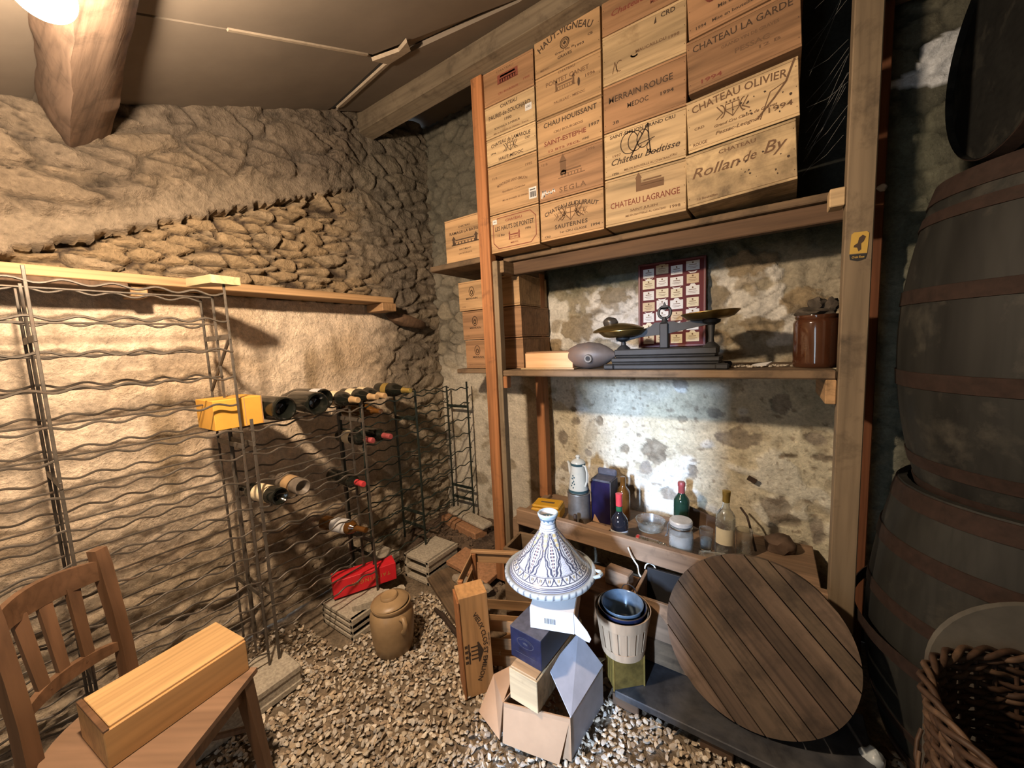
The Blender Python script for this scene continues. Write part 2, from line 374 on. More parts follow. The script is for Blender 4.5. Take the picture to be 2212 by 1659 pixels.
BELOW=[(-.118,.885,.094,.048),(-.185,.893,.045,.03),(-.525,.776,.069,.067),(.060,1.073,.036,.053),(.182,.917,.037,.026),(.044,.569,.055,.066),(.207,.469,.027,.068),(-.223,1.015,.029,.029),(-.379,.974,.023,.018),(-.093,.988,.031,.018),(-.327,.691,.022,.042),(-.757,.589,.068,.064),(-.578,.673,.037,.044),(-.715,.537,.096,.064),(-1.007,.914,.03,.022),(-1.109,.798,.035,.05),(-1.02,.988,.02,.02),(-.391,1.164,.04,.022),(-.058,.244,.117,.036),(-.02,.380,.077,.024),(.073,.511,.06,.035),(.158,.367,.031,.042),(-.196,.425,.063,.030),(-1.065,.602,.07,.035),(-.698,.769,.028,.023),(.084,.827,.039,.011),(.222,.834,.048,.017),(-.113,1.239,.04,.05),(-.85,.93,.02,.03),(-.45,.53,.05,.04),(-.30,.36,.05,.03),(-.93,.72,.02,.02),(-.62,.86,.014,.014)]
ALC=[(-.973,1.496,.10,.075),(-.039,1.451,.085,.05),(-.239,1.614,.07,.05),(-.10,1.74,.12,.06),(-.20,1.40,.05,.04),(.12,1.55,.08,.06),(-.75,1.66,.09,.05),(-1.12,1.40,.05,.05)]
WASH=[(.459,2.474),(.72,2.51),(.74,2.385),(.631,2.291),(.551,2.299),(.40,2.34),(.347,2.366),(.45,2.396)]
def inpoly(x,y,P):
    r=False; j=len(P)-1
    for i in range(len(P)):
        if (P[i][1]>y)!=(P[j][1]>y) and x<(P[j][0]-P[i][0])*(y-P[i][1])/(P[j][1]-P[i][1])+P[i][0]: r=not r
        j=i
    return r
def blobm(x,z,L,jit):
    best=0.;hid=0.
    for i,(cx,cz,rx,rz) in enumerate(L):
        dx,dz=(x-cx)/rx,(z-cz)/rz
        if abs(dx)<1.6 and abs(dz)<1.6:
            r=math.hypot(dx,dz)+jit*.55
            m=sm(1.08,.96,r)
            if m>best: best=m;hid=hsh((cx,cz,1))
    return best,hid
def back_wall(x,z):
    lo=fbm(x*2.4,z*2.6,21.,4); hi=fbm(x*13,z*15,25.,4); mid=fbm(x*6,z*6,31.,4)
    st,hs,d0=stones(x,z,8.,11.,17.)
    h=.010*lo+.003*hi
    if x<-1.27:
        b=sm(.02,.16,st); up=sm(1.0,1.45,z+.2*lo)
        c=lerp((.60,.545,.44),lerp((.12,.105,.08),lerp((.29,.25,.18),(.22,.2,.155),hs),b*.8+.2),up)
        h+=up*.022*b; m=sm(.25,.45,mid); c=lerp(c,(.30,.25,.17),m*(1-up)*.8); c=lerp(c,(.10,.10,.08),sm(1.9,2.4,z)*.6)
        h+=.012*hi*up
    elif x<.285 and z<1.27:
        c=lerp((.66,.60,.455),(.60,.53,.37),sm(-.2,.4,lo)); w=sm(.12,.21,fbm(x*3.1,z*3.4,51.,3)+.35*sm(.75,.55,z)-.1); c=lerp(c,(.74,.73,.66),w*.8); h+=.009*w
        g=sm(-.25,.15,x)*.5; c=lerp(c,(.56,.56,.40),g*.6)  # greenish daylight towards the right, put into the plaster colour
        c=lerp(c,(.40,.34,.23),sm(.30,.42,mid)*.6); h-=.004*sm(.30,.42,mid)
        m,i=blobm(x,z,BELOW,hi); c=lerp(c,lerp((.17,.135,.09),(.33,.29,.235),i),m*(.75+.25*sm(-.3,.3,hi))); h+=-.006*m+.004*m*hi
        sp=sm(.42,.5,noise.noise(Vector((x*55,z*55,3.)))); c=lerp(c,(.28,.23,.16),sp*.6); sp=sm(.50,.56,noise.noise(Vector((x*24,z*30,13.)))); c=lerp(c,(.26,.205,.14),sp*.75); h-=.003*sp
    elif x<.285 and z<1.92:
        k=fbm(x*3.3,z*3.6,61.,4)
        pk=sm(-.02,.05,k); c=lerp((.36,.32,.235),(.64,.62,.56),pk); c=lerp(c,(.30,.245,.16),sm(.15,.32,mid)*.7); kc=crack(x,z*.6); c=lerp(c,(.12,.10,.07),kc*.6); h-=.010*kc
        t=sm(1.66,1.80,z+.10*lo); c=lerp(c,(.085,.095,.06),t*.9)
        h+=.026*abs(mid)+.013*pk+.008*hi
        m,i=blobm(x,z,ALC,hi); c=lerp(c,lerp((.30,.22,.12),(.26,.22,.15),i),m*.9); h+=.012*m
    elif x<.285: c=(.05,.05,.042)
    else:
        b=sm(.02,.16,st); c=lerp((.045,.045,.035),lerp((.10,.10,.075),(.15,.145,.105),hs),b*.8+.2); h+=.015*b
        k=sm(.50,.40,x+.04*lo)*sm(1.75,1.55,abs(z-.95)+.85+.1*lo); c=lerp(c,(.40,.41,.32),k*.75)
        k=sm(.6,.45,x)*sm(2.3,2.15,z)*sm(1.5,1.8,z); c=lerp(c,(.16,.165,.115),k*.7)
        if inpoly(x+.012*hi,z+.012*mid,WASH): c=lerp((.72,.76,.80),(.55,.58,.6),sm(0,.4,lo)); h+=.006
    return (x,YW-h,z),c
xs=[-2.25+.0125*i for i in range(80)]+[-1.25+.0075*i for i in range(207)]+[.3025+.0125*i for i in range(85)]
zs=[0.0085*i for i in range(224)]+[1.904+.0125*i for i in range(93)]
o=struct(obj('wall_back',grid(xs,zs,back_wall,True),M['plastw'],smooth=180))
mb=MB(); mb.bb(1.34,1.46,-1.6,2.3,0,3.05); mb2=mb; 
struct(obj('wall_right',mb,plain('dark_grey_stonework',(.09,.088,.07),.95,0,.2,.5,9,.3,(.04,.04,.03),.8),smooth=0))
DX0,DX1,DZ=-.80,-.40,2.02
mb=MB(); mb.bb(-2.3,DX0,-1.72,-1.6,0,3.05); mb.bb(DX1,1.46,-1.72,-1.6,0,3.05); mb.bb(DX0,DX1,-1.72,-1.6,DZ,3.05)
struct(obj('wall_front',mb,plain('grey_stone_front',(.25,.22,.17),.95,0,.2,.4,9),smooth=0))
d=MB(); d.bb(DX0,DX0+.05,-1.74,-1.58,0,DZ,.004); d.bb(DX1-.05,DX1,-1.74,-1.58,0,DZ,.004); d.bb(DX0,DX1,-1.74,-1.58,DZ-.05,DZ,.004)
door=struct(obj('door_1',d,M['darkw_z']))
# floor: earth, rising to a mound of rubble soil in the far left corner
def fz(x,y):
    m=sm(1.5,1.85,y+.08*noise.noise(Vector((x*3,y*3,0))))*sm(-1.12,-1.42,x)
    return .10*m+.010*fbm(x*4,y*4,2.,3)*(1-.3*m)+.016*m*fbm(x*14,y*14,5.,3)-.004
def floor_f(x,y):
    z=fz(x,y); n=fbm(x*9,y*9,7.,4); c=lerp((.27,.21,.145),(.20,.15,.10),sm(-.3,.4,n)); m=sm(1.5,1.8,y)*sm(-1.1,-1.4,x); c=lerp(c,lerp((.20,.14,.095),(.09,.062,.045),sm(-.2,.3,n)),m)
    return (x,y,z),c
fx=[-2.25]+[-2.2+.025*i for i in range(143)]; fy=[-1.7,-1.2,-.6]+[-.1+.025*i for i in range(94)]
struct(obj('floor',grid(fx,fy,floor_f),M['dirtm'],smooth=180))
# gravel
bm=bmesh.new(); bmesh.ops.create_icosphere(bm,subdivisions=1,radius=1.)
tv=np.array([v.co[:] for v in bm.verts]); tf=np.array([[q.index for q in f.verts] for f in bm.faces]); bm.free()
temps=[]
for k in range(10):
    o_=Vector((k*7.3,k*2.1,k)); s_=np.array([1+.65*noise.noise(Vector(p)*1.3+o_) for p in tv])[:,None]; temps.append(tv*s_)
rng=np.random.default_rng(5); VV=[];FF=[];CC=[];nv=0
PAL=[(.56,.46,.33),(.48,.38,.26),(.62,.54,.42),(.42,.33,.23),(.54,.48,.40),(.34,.26,.18),(.66,.59,.48),(.46,.42,.36)]
def skip_g(x,y):
    if x>-.52 and y>1.33 and x<.35: return True
    if x<-1.95: return y>.9 or rng.random()<.5
    if y>1.42 and x<-1.0: return True
    if x<-1.66 and .9<y: return True
    return False
cnt=0
while cnt<17000:
    x=rng.uniform(-2.1,.75); y=rng.uniform(-.05,1.62)
    if skip_g(x,y): continue
    if x<-1.2 and y<.25 and rng.random()<.6: continue
    cnt+=1
    a=rng.uniform(.0055,.0105)*(1.25 if rng.random()<.12 else 1.); sc_=np.array([a*rng.uniform(1.,1.5),a*rng.uniform(.75,1.05),a*rng.uniform(.3,.6)])
    e=Matrix.Rotation(rng.uniform(0,6.28),3,'Z')@Matrix.Rotation(rng.normal(0,.45),3,'X')@Matrix.Rotation(rng.normal(0,.45),3,'Y')
    p=(temps[cnt%10]*sc_)@np.array(e).T+np.array([x,y,fz(x,y)+.002+rng.uniform(0,.013)])
    VV.append(p); FF.append(tf+nv); nv+=len(tv)
    c=np.array(PAL[int(rng.integers(0,8))])*rng.uniform(.75,1.2); CC.append(np.repeat(np.append(c,1.)[None,:],len(tv),0))
VV=np.concatenate(VV).astype(np.float32); FF=np.concatenate(FF); CC=np.concatenate(CC).astype(np.float32)
me=bpy.data.meshes.new('gravel'); me.vertices.add(len(VV)); me.vertices.foreach_set('co',VV.ravel())
me.loops.add(FF.size); me.loops.foreach_set('vertex_index',FF.ravel().astype(np.int32)); me.polygons.add(len(FF))
me.polygons.foreach_set('loop_start',np.arange(0,FF.size,3,dtype=np.int32))
me.update(calc_edges=True); me.polygons.foreach_set('use_smooth',[False]*len(FF))
at=me.color_attributes.new('Col','FLOAT_COLOR','POINT'); at.data.foreach_set('color',CC.ravel())
g=obj('gravel',me,M['gravel']); tag(g,'beige and grey gravel stones spread over the cellar floor','gravel',kind='stuff')
# ceiling: flat part, then boards sloping up towards the shelves
cz=lambda y: 2.304+.43*(y-.204)
mb=MB(); P=[(-1.72,2.109),(-.25,2.109),(1.70,cz(1.70)),(1.70,3.05),(2.3,3.05),(2.3,3.12),(-1.72,3.12)]
mb.v=[(-2.3,y,z) for y,z in P]+[(1.46,y,z) for y,z in P]; n=len(P)
mb.f=[(i,(i+1)%n,n+(i+1)%n,n+i) for i in range(n)]
ceil=struct(obj('ceiling',mb,M['plaster_pan'],smooth=0))
nrm=Vector((0,-.43,1)).normalized()
def cp(x,y,d=0.): return Vector((x,y,cz(y)))-nrm*d
def slab(pts,d0,d1,mb):                       # a board lying under the slope
    a=[cp(x,y,d0) for x,y in pts]; b=[cp(x,y,d1) for x,y in pts]; n=len(pts)
    mb.add(a+b,[tuple(range(n)),tuple(range(n,2*n))[::-1]]+[(i,n+i,n+(i+1)%n,(i+1)%n) for i in range(n)])
mb=MB()
slab([(-2.17,.27),(-1.47,.27),(-1.47,.62),(-1.485,1.19),(-1.53,1.285),(-2.06,1.37),(-2.17,1.37)],.004,.016,mb)
slab([(-1.455,.27),(1.3,.27),(1.3,1.48),(-.9,1.48),(-1.475,1.20)],.004,.016,mb)
slab([(-1.50,1.31),(-.9,1.50),(1.3,1.50),(1.3,1.66),(-1.6,1.66),(-2.1,1.66),(-2.1,1.415)],.004,.022,mb)
pan=struct(obj('ceiling_1',mb,M['plaster_pan'],smooth=0))
mb=MB(); slab([(-1.468,.62),(-1.456,.62),(-1.470,1.17),(-1.484,1.17)],.016,.022,mb)
slab([(-1.52,1.30),(-1.50,1.315),(-2.02,1.405),(-2.05,1.385)],.017,.028,mb)
slab([(-1.49,1.20),(-1.38,1.26),(-1.30,1.235),(-1.36,1.31),(-1.50,1.30)],.020,.034,mb)
struct(obj('trim_3',mb,M['plaster_edge'],smooth=0))
mb=MB(); slab([(-1.52,1.288),(-1.50,1.31),(-2.05,1.41),(-2.08,1.375)],.003,.0165,mb); struct(obj('trim_4',mb,M['void'],smooth=0))  # near-black strip standing in for the shade in the open board seam
# beams
mb=MB(); prof=[(0,0),(.06,.045),(.115,.09),(.12,.2),(.12,.34),(-.03,.34),(-.075,.22),(-.06,.12),(-.03,.05)]
NB=60
for i in range(NB+1):
    x=-2.22+i*.045; yb=.352-.114*(x+2.2)
    for k,(a,b) in enumerate(prof):
        q=.010*noise.noise(Vector((x*3,a*22,b*16)))+.005*noise.noise(Vector((x*11,a*40,b*40))); mb.v.append((x,yb+a+q*1.2,2.195+b*1.0+q))
n=len(prof)
for i in range(NB):
    for k in range(n): mb.f.append((i*n+k,i*n+(k+1)%n,(i+1)*n+(k+1)%n,(i+1)*n+k)[::-1])
mb.f.append(tuple(range(n))); mb.f.append(tuple(NB*n+k for k in range(n))[::-1])
struct(obj('trim_1',mb,M['beam'],smooth=50))
mb=MB()
for i in range(62):
    x=-2.22+i*.057
    for k,(y,z) in enumerate(((1.60,2.785),(1.70,2.78),(1.70,3.0),(1.60,2.96))):
        q=.008*noise.noise(Vector((x*2.5,k*3.,1.))); mb.v.append((x,y+q,z+q+.014*(x+1.3)))
for i in range(61):
    for k in range(4): mb.f.append((i*4+k,i*4+(k+1)%4,i*4+4+(k+1)%4,i*4+4+k)[::-1])
mb.f.append((0,1,2,3)); mb.f.append((244,247,246,245))
struct(obj('trim_2',mb,M['beam_grey'],smooth=50))
# dark rafter over the barrels
mb=MB(); mb.bb(.30,1.34,1.95,2.12,2.60,2.76,.01,Matrix.Rotation(.0,4,'Y')); struct(obj('trim_5',mb,M['darkw'],smooth=0))
# wooden stub end built into the wall under the wall shelf
mb=MB(); mb.blob((0,0,0),(.06,.15,.045),3,.3,2); o=obj('timber_stub',mb,M['darkw'],loc=(-2.10,1.83,1.615),rot=(-.25,.1,-.25))
tag(o,'dark rotten timber stub sticking out of the stone wall below the wall shelf end','timber')
# lamp hanging under the left beam
lp=thing('hanging_lamp','glowing round bulb hanging under the rough ceiling beam at top left','lamp',(-1.065,.168,2.070))
mb=MB(); R=.043
mb.lathe([(R*math.sin(a),-R*math.cos(a)) for a in [PI*i/20 for i in range(16)]],32,cap=False); obj('bulb',mb,M['bulb'],lp,smooth=180)
mb=MB(); mb.lathe([(.0335,.029),(.031,.036),(.024,.05),(.02,.085),(.012,.09)],28); obj('socket',mb,M['cream'],lp)
mb=MB(); mb.tube([(0,0,.085),(0,.01,.13),(0,.03,.17),(0,.045,.150)],.0035,6); obj('cord',mb,M['cable'],lp)
# ================================================================ left side: wall shelf, wine racks, bottles
t=thing('wall_shelf','long pine board shelf on the left wall above the wire racks','shelf',(-2.06,.7,1.715))
mb=MB(); mb.bb(-.10,.06,-.95,.95,0,.036,.003); obj('board',mb,M['pine_y'],t)
mb=MB(); mb.bb(-.09,.058,-.95,-.28,-.022,-.001,.002); obj('under_board',mb,M['darkw'],t)
mb=MB(); mb.bb(-.10,.062,.86,.965,-.05,-.001,.003); obj('end_block',mb,M['pine'],t)
mb=MB(); mb.bb(-.10,.03,-.27,-.22,-.045,-.001,.003); obj('cleat',mb,M['pine'],t)
mb=MB(); mb.prism([(-.16,-.03),(.055,-.045),(.06,.055),(.02,.06),(-.16,.0)],0,.030); o=obj('wood_offcut',mb,M['crate_pale'],loc=(-1.785,.625,1.702),rot=(0,.05,.12))
tag(o,'pale wedge of wood lying on the top corner of the tall wire rack','wood')
def wavy(y0,y1,amp,wl,ph=0.,r=.0040):
    n=int((y1-y0)/.011)+1; pts=[]
    for i in range(n+1):
        y=y0+(y1-y0)*i/n; pts.append((.002*math.sin(y*9+ph),y,amp*math.sin(2*PI*(y/wl)+ph)+.003*math.sin(y*5+ph*2)))
    mb=MB(); mb.tube(pts,r,6); return mb.mesh('wire')
def rack(name,label,xf,xm,xb,y0,y1,posts,z0,z1,rows,m,bars,group=None,diag=None,pw=.011):
    t=thing(name,label,'wine rack',(xf,y0,z0),0,group); L=y1-y0
    w=[wavy(0,L,.0068,.105,k*1.3) for k in range(3)]; st=MB(); st.tube([(0,0,0),(0,L*.5,-.002),(0,L,0)],.0036,6); st=st.mesh('wire')
    for me in w+[st]: me.materials.append(m)
    for i,z in enumerate(rows):
        j=random.uniform(-.004,.004)
        obj('wire',w[i%3],m,t,(0,0,z-z0+j)); obj('wire',w[(i+1)%3],m,t,(xb-xf,0,z-z0-j))
        if xm is not None: obj('wire',st,m,t,(xm-xf,0,z-z0-.003))
    for y in posts:
        for k,x in enumerate((xf,xm,xb)):
            if x is None: continue
            mb=MB(); e=.035 if k==0 else 0.
            mb.bb(x-xf-.0035,x-xf+.0035,y-y0-pw/2,y-y0+pw/2,0,z1-z0+e,.001)
            if k==2: mb.bb(x-xf-.012,x-xf+.0035,y-y0+pw/2-.003,y-y0+pw/2,0,z1-z0,.001)
            obj('post',mb,m,t)
        for z in bars:
            mb=MB(); mb.bb(xb-xf-.01,.006,y-y0-.003,y-y0+.003,z-z0-.010,z-z0+.010,.001); obj('side_bar',mb,m,t)
    if diag:
        y,za,zb=diag; mb=MB(); mb.tube([(0,y-y0,za-z0),(xb-xf,y-y0,zb-z0)],.006,6); obj('brace',mb,m,t)
    return t
rack('wine_rack','tall galvanised wire wine rack standing on a concrete block behind the chair',-1.75,-1.875,-2.0,-.28,.64,[-.27,.155,.635],.10,1.67,[.17+.1068*i for i in range(15)],M['wire'],[1.50,1.06,.42],diag=(.635,1.50,1.28),pw=.008)
rack('wine_rack','waist-high galvanised wire rack holding the two big bottles and the red carton',-1.75,-1.86,-1.975,.665,1.19,[.675,1.185],.10,1.13,[.232+.1113*i for i in range(9)],M['wire'],[1.06,.40])
rack('wine_rack','low dark green wire rack in the far left corner of the cellar',-1.82,None,-2.02,1.215,2.12,[1.225,1.61,2.10],.155,1.13,[.232+.1113*i for i in range(9)],M['green'],[.98,.36,.27],pw=.014)
# ------------------------------------------------ bottles
def bprof(kind):
    if kind=='bordeaux': return [(0,.030),(.016,.024),(.026,.006),(.031,.0),(.036,.002),(.0375,.008),(.0375,.188),(.036,.198),(.030,.212),(.020,.226),(.0155,.238),(.014,.26),(.0142,.298),(.0,.299)]
    if kind=='burgundy': return [(0,.032),(.018,.026),(.028,.006),(.034,.0),(.039,.003),(.041,.010),(.041,.148),(.038,.172),(.030,.20),(.021,.226),(.0158,.245),(.0142,.27),(.0145,.296),(0,.297)]
    if kind=='magnum': return [(0,.045),(.022,.040),(.036,.012),(.044,.0),(.050,.002),(.0525,.010),(.053,.018),(.053,.20),(.050,.225),(.038,.262),(.026,.30),(.019,.33),(.017,.36),(.0175,.395),(0,.396)]
def rat(P,z):
    for (r0,z0),(r1,z1) in zip(P[3:],P[4:]):
        if z0<=z<=z1: return r0+(r1-r0)*(z-z0)/max(1e-6,z1-z0)
    return P[6][0]
def bottle(name,label,kind,loc,theta,yaw,gl,cap=None,lab=None,lz=(.06,.135),la=(0,2*PI),group=None,tilt=0.,sc=1.):
    t=thing(name,label,'bottle',loc,0,group,rot=(tilt,theta,yaw)); t.scale=(sc,sc,sc)
    P=bprof(kind); mb=MB(); mb.lathe(P,28,cap=False); obj('glass_body',mb,gl,t,smooth=50)
    h=P[-1][1]
    if cap:
        z=h-.062; mb=MB(); mb.lathe([(rat(P,z)+.0007,z),(rat(P,h-.03)+.0008,h-.03),(.0158,h-.028),(.016,h-.004),(.0135,h+.0012),(0,h+.0016)],22); obj('capsule',mb,cap,t)
    if lab:
        mb=MB(); mb.lathe([(rat(P,z)+.0006,z) for z in (lz[0],(lz[0]+lz[1])/2,lz[1])],24,cap=False,a0=la[0],a1=la[1]); obj('paper_label',mb,lab,t)
    return t
HP=PI/2
B_OUT=-HP   # base faces the room
bottle('magnum_bottle','large dark bottle on top of the rack, base outwards, nearest the yellow carton','magnum',(-1.715,.795,1.189),-HP,.10,M['dglass'])
bottle('magnum_bottle','large dark bottle on top of the rack, base outwards, beside a black and white label','magnum',(-1.715,.94,1.189),-HP,-.06,M['dglass'])
bottle('champagne_bottle','bottle with black and white label lying behind the second large bottle','magnum',(-1.86,1.055,1.187),-HP,.15,M['dglass'],None,M['white'],(.01,.075))
for (y,x,lb,c,d) in ((1.150,-1.735,'green bottle with tan capsule on rack top, nearest the magnums','burgundy',.0),(1.245,-1.735,'green bottle with white label, second neck from the magnums on rack top','burgundy',.06),(1.315,-1.735,'green bottle lying neck out, third neck from the magnums on rack top','burgundy',.0)):
    bottle('wine_bottle',lb,c,(x-.297,y+.02,1.172),HP,-.04+d,M['dglass'],M['tancap'],M['cream'],(.06,.13),group='bottles lying neck out on the rack top')
bottle('wine_bottle','dark green bottle lying farthest along the rack top, gold label and neck','burgundy',(-2.03,1.50,1.178),HP,.0,M['dglass'],M['goldcap'],M['goldcap'],(.07,.12),group='bottles lying neck out on the rack top')
bottle('wine_bottle','amber bottle under the row of green necks near the rack top','burgundy',(-2.03,1.27,1.092),HP,.06,M['bglass'],None)
bottle('wine_bottle','dusty bottle with cream striped label, base outwards, nearest the tall rack','bordeaux',(-1.71,.735,.822),-HP,.14,M['dglass'],None,M['cream'],(.06,.15))
bottle('wine_bottle','dust-coated bottle with orange-tan label, base outwards, low in the rack','bordeaux',(-1.72,.835,.826),-HP,.0,M['dust'],None,M['tancap'],(.06,.13))
bottle('wine_bottle','dark bottle with pink-red capsule, nearer of two on the second tier','bordeaux',(-2.035,1.225,.945),HP,.0,M['dglass'],M['greycap'],M['cream'],(.06,.13))
bottle('wine_bottle','dark bottle with pink-red capsule, farther of two on the second tier','bordeaux',(-2.035,1.34,.94),HP,.0,M['dglass'],M['greycap'])
bottle('wine_bottle','very dark bottle with bright red capsule alone on a middle tier','bordeaux',(-2.03,1.15,.733),HP,-.02,M['dglass'],M['redcap'])
bottle('wine_bottle','brown bottle with white label lying on a low tier above the red carton','bordeaux',(-2.0,1.06,.50),HP,.20,M['bglass'],None,M['white'],(.08,.18))
# yellow carton
t=thing('carton','yellow-orange cardboard wine carton lying on the rack beside the tall posts','carton',(-1.865,.645,1.136),.0)
mb=MB(); mb.bb(-.09,.09,-.085,.085,0,.118,.002); obj('box_body',mb,plain('yellow_orange_card',(.60,.31,.05),.6,0,.3,.1,12),t)
mb=MB(); mb.bb(-.0915,.0915,.02,.022,.0,.1195); mb.bb(-.0915,.0915,.0855,.0865,.0,.118); obj('brown_edge',mb,M['cardb'],t)
# red champagne carton with upside-down lettering
t=thing('champagne_carton','bright red champagne carton with upside-down gold lettering on the rack floor','carton',(-1.84,1.17,.128),math.atan2(.29,.141))
mb=MB(); mb.bb(-.163,.163,-.048,.048,0,.096,.002); obj('box_body',mb,M['redcard'],t)
mb=MB(); put_text(mb,'TAITTINGER',.030,.03,.052,rot=PI,sp=1.35,bold=.0,d=.0488,wid=.20); obj('gold_lettering',mb,M['gold'],t,smooth=0)
# blocks, bricks, rubble
def block(loc,dx,dy,dz,label,face='y',holes=2,name='concrete_block',m='cement',rz=0.):
    t=thing(name,label,'block',loc,rz); mb=MB(); w=.022
    if face=='y':
        mb.bb(-dx/2,-dx/2+w,-dy/2,dy/2,0,dz,.004); mb.bb(dx/2-w,dx/2,-dy/2,dy/2,0,dz,.004)
        for k in range(holes+1):
            z=(dz-w)*k/holes; mb.bb(-dx/2,dx/2,-dy/2,dy/2,z,z+w,.004)
        mb.bb(-dx/2+.01,dx/2-.01,dy/2-.03,dy/2-.005,.005,dz-.005)
        mb.bb(dx/2-.004,dx/2+.006,-dy/2,dy/2,0,.03,.003); mb.bb(dx/2-.004,dx/2+.006,-dy/2,dy/2,dz-.03,dz,.003)
        obj('block_body',mb,M[m],t)
    else:
        mb.bb(-dx/2,dx/2,-dy/2,dy/2,0,dz,.006)
        for k in(-1,1): mb.bb(-dx/2-.004,dx/2+.004,-dy/2,dy/2,dz/2+k*dz*.32-.014,dz/2+k*dz*.32+.014,.004)
        obj('block_body',mb,M[m],t)
    return t
block((-1.765,1.60,.0),.215,.26,.152,'grey hollow concrete block with open cells under the green rack','y')
block((-1.75,.47,-.0),.215,.48,.10,'long concrete block under the tall rack at the edge of the gravel','x')
block((-1.80,1.09,.0),.27,.24,.115,'ribbed hollow block beneath the red carton','y',3)
block((-2.02,1.36,.0),.17,.25,.14,'hollow block half hidden behind the red carton','y')
o=obj('clay_brick',MB().bb(-.21,.21,-.055,.055,0,.062,.006),M['brick'],loc=(-1.83,1.985,.085),rot=(0,0,-.22)); tag(o,'orange clay brick lying at the foot of the green rack in the corner','brick')
o=obj('stone_slab',MB().bb(-.22,.22,-.05,.05,0,.04,.014),M['cement'],loc=(-1.81,2.03,.147),rot=(0,0,-.22)); tag(o,'rounded buff coping stone lying on the corner brick','stone')
o=obj('floor_tile',MB().bb(-.17,.17,-.085,.085,0,.028,.003),M['brick'],loc=(-1.46,1.67,.075),rot=(.10,.05,-.08)); tag(o,'flat red clay tile on the soil mound left of the orange post','tile')
o=obj('weathered_plank',MB().bb(-.32,.32,-.09,.09,0,.03,.004),M['rough'],loc=(-1.36,1.43,.012),rot=(.03,.06,-.42)); tag(o,'grey weathered plank on the ground beside the hollow concrete block','plank')
mb=MB()
for i in range(5): mb.blob((-.09+.05*i,random.uniform(-.02,.02),.02),(.035,.03,.025),i+3,.4,2)
o=obj('plaster_rubble',mb,M['plaster_edge'],loc=(-1.40,1.56,.045)); tag(o,'chunks of broken pale plaster below the red clay tile','rubble',kind='stuff')
# soil crumbs
mb=MB()
for i in range(420):
    x=random.uniform(-2.05,-1.25);y=random.uniform(1.55,2.12); r=random.uniform(.004,.013)
    mb.blob((x,y,fz(x,y)+r*.3),(r*1.3,r,r*.8),i,.5,1)
o=obj('soil_crumbs',mb,plain('dark_soil',(.12,.085,.06),.95,0,.2,.6,70)); tag(o,'loose dark soil and crumbs heaped in the corner','soil',kind='stuff')
mb=MB(); mb.tube([(-.19,0,.02),(-.1,.005,.028),(0,.0,.03),(.12,.004,.024),(.24,0,.02)],[.010,.012,.013,.013,.011],8); o=obj('wooden_stick',mb,M['stick'],loc=(-1.28,1.26,.005),rot=(0,0,-.33)); tag(o,'thin dark wooden stick on the gravel right of the stoneware pot','stick')
mb=MB(); mb.blob((0,0,.03),(.06,.05,.035),5,.5,3); o=obj('moss_clump',mb,M['mossy'],loc=(-1.18,1.335,.0)); tag(o,'greenish mossy clump beside the wooden stick','moss')
t=thing('stone_tool','buff stone wedge with knobbed end leaning on the ribbed block behind the pot','stone',(-1.66,1.13,.12),.95)
mb=MB(); mb.prism([(-.13,-.025),(-.10,-.032),(.02,-.035),(.055,-.02),(.055,.02),(.02,.035),(-.10,.032),(-.13,.025)],0,.035,Ry(-.10)); obj('stone_body',mb,M['cement'],t)
mb=MB(); mb.blob((.075,0,.028),(.03,.024,.02),4,.3,2); mb.blob((.11,.005,.032),(.024,.03,.02),6,.4,2); obj('stone_knob',mb,M['cement'],t)
# stoneware pot with lid
t=thing('stoneware_pot','buff stoneware pot with lid and ear handles standing on the gravel','pot',(-1.465,1.055,.002),0)
t.scale=(1,1,.93)
P=[(.0,.0),(.078,.0),(.086,.006),(.094,.06),(.099,.12),(.101,.165),(.099,.195),(.092,.215),(.084,.225),(.088,.232),(.092,.24),(.091,.248),(.085,.250),(.080,.244),(.078,.225),(0,.22)]
mb=MB(); mb.lathe(P,48); obj('pot_body',mb,M['stoneware'],t,smooth=60)
for a in(-.20,PI-.20):
    q=Rz(a); mb=MB(); mb.tube([q@V(.094,0,.205),q@V(.118,0,.215),q@V(.130,0,.195),q@V(.126,0,.165),q@V(.112,0,.145),q@V(.096,0,.135)],[.013,.012,.011,.011,.011,.010],10); obj('handle',mb,M['stoneware'],t,smooth=60)
mb=MB(); mb.lathe([(0,.0),(.080,.0),(.086,.004),(.084,.010),(.060,.020),(.045,.024),(.040,.026),(.040,.037),(.036,.042),(.03,.039),(.0,.037)],44,M=T(0,-.004,.250)@Rx(.05)@Ry(-.04)); obj('pot_lid',mb,M['stoneware'],t,smooth=50)
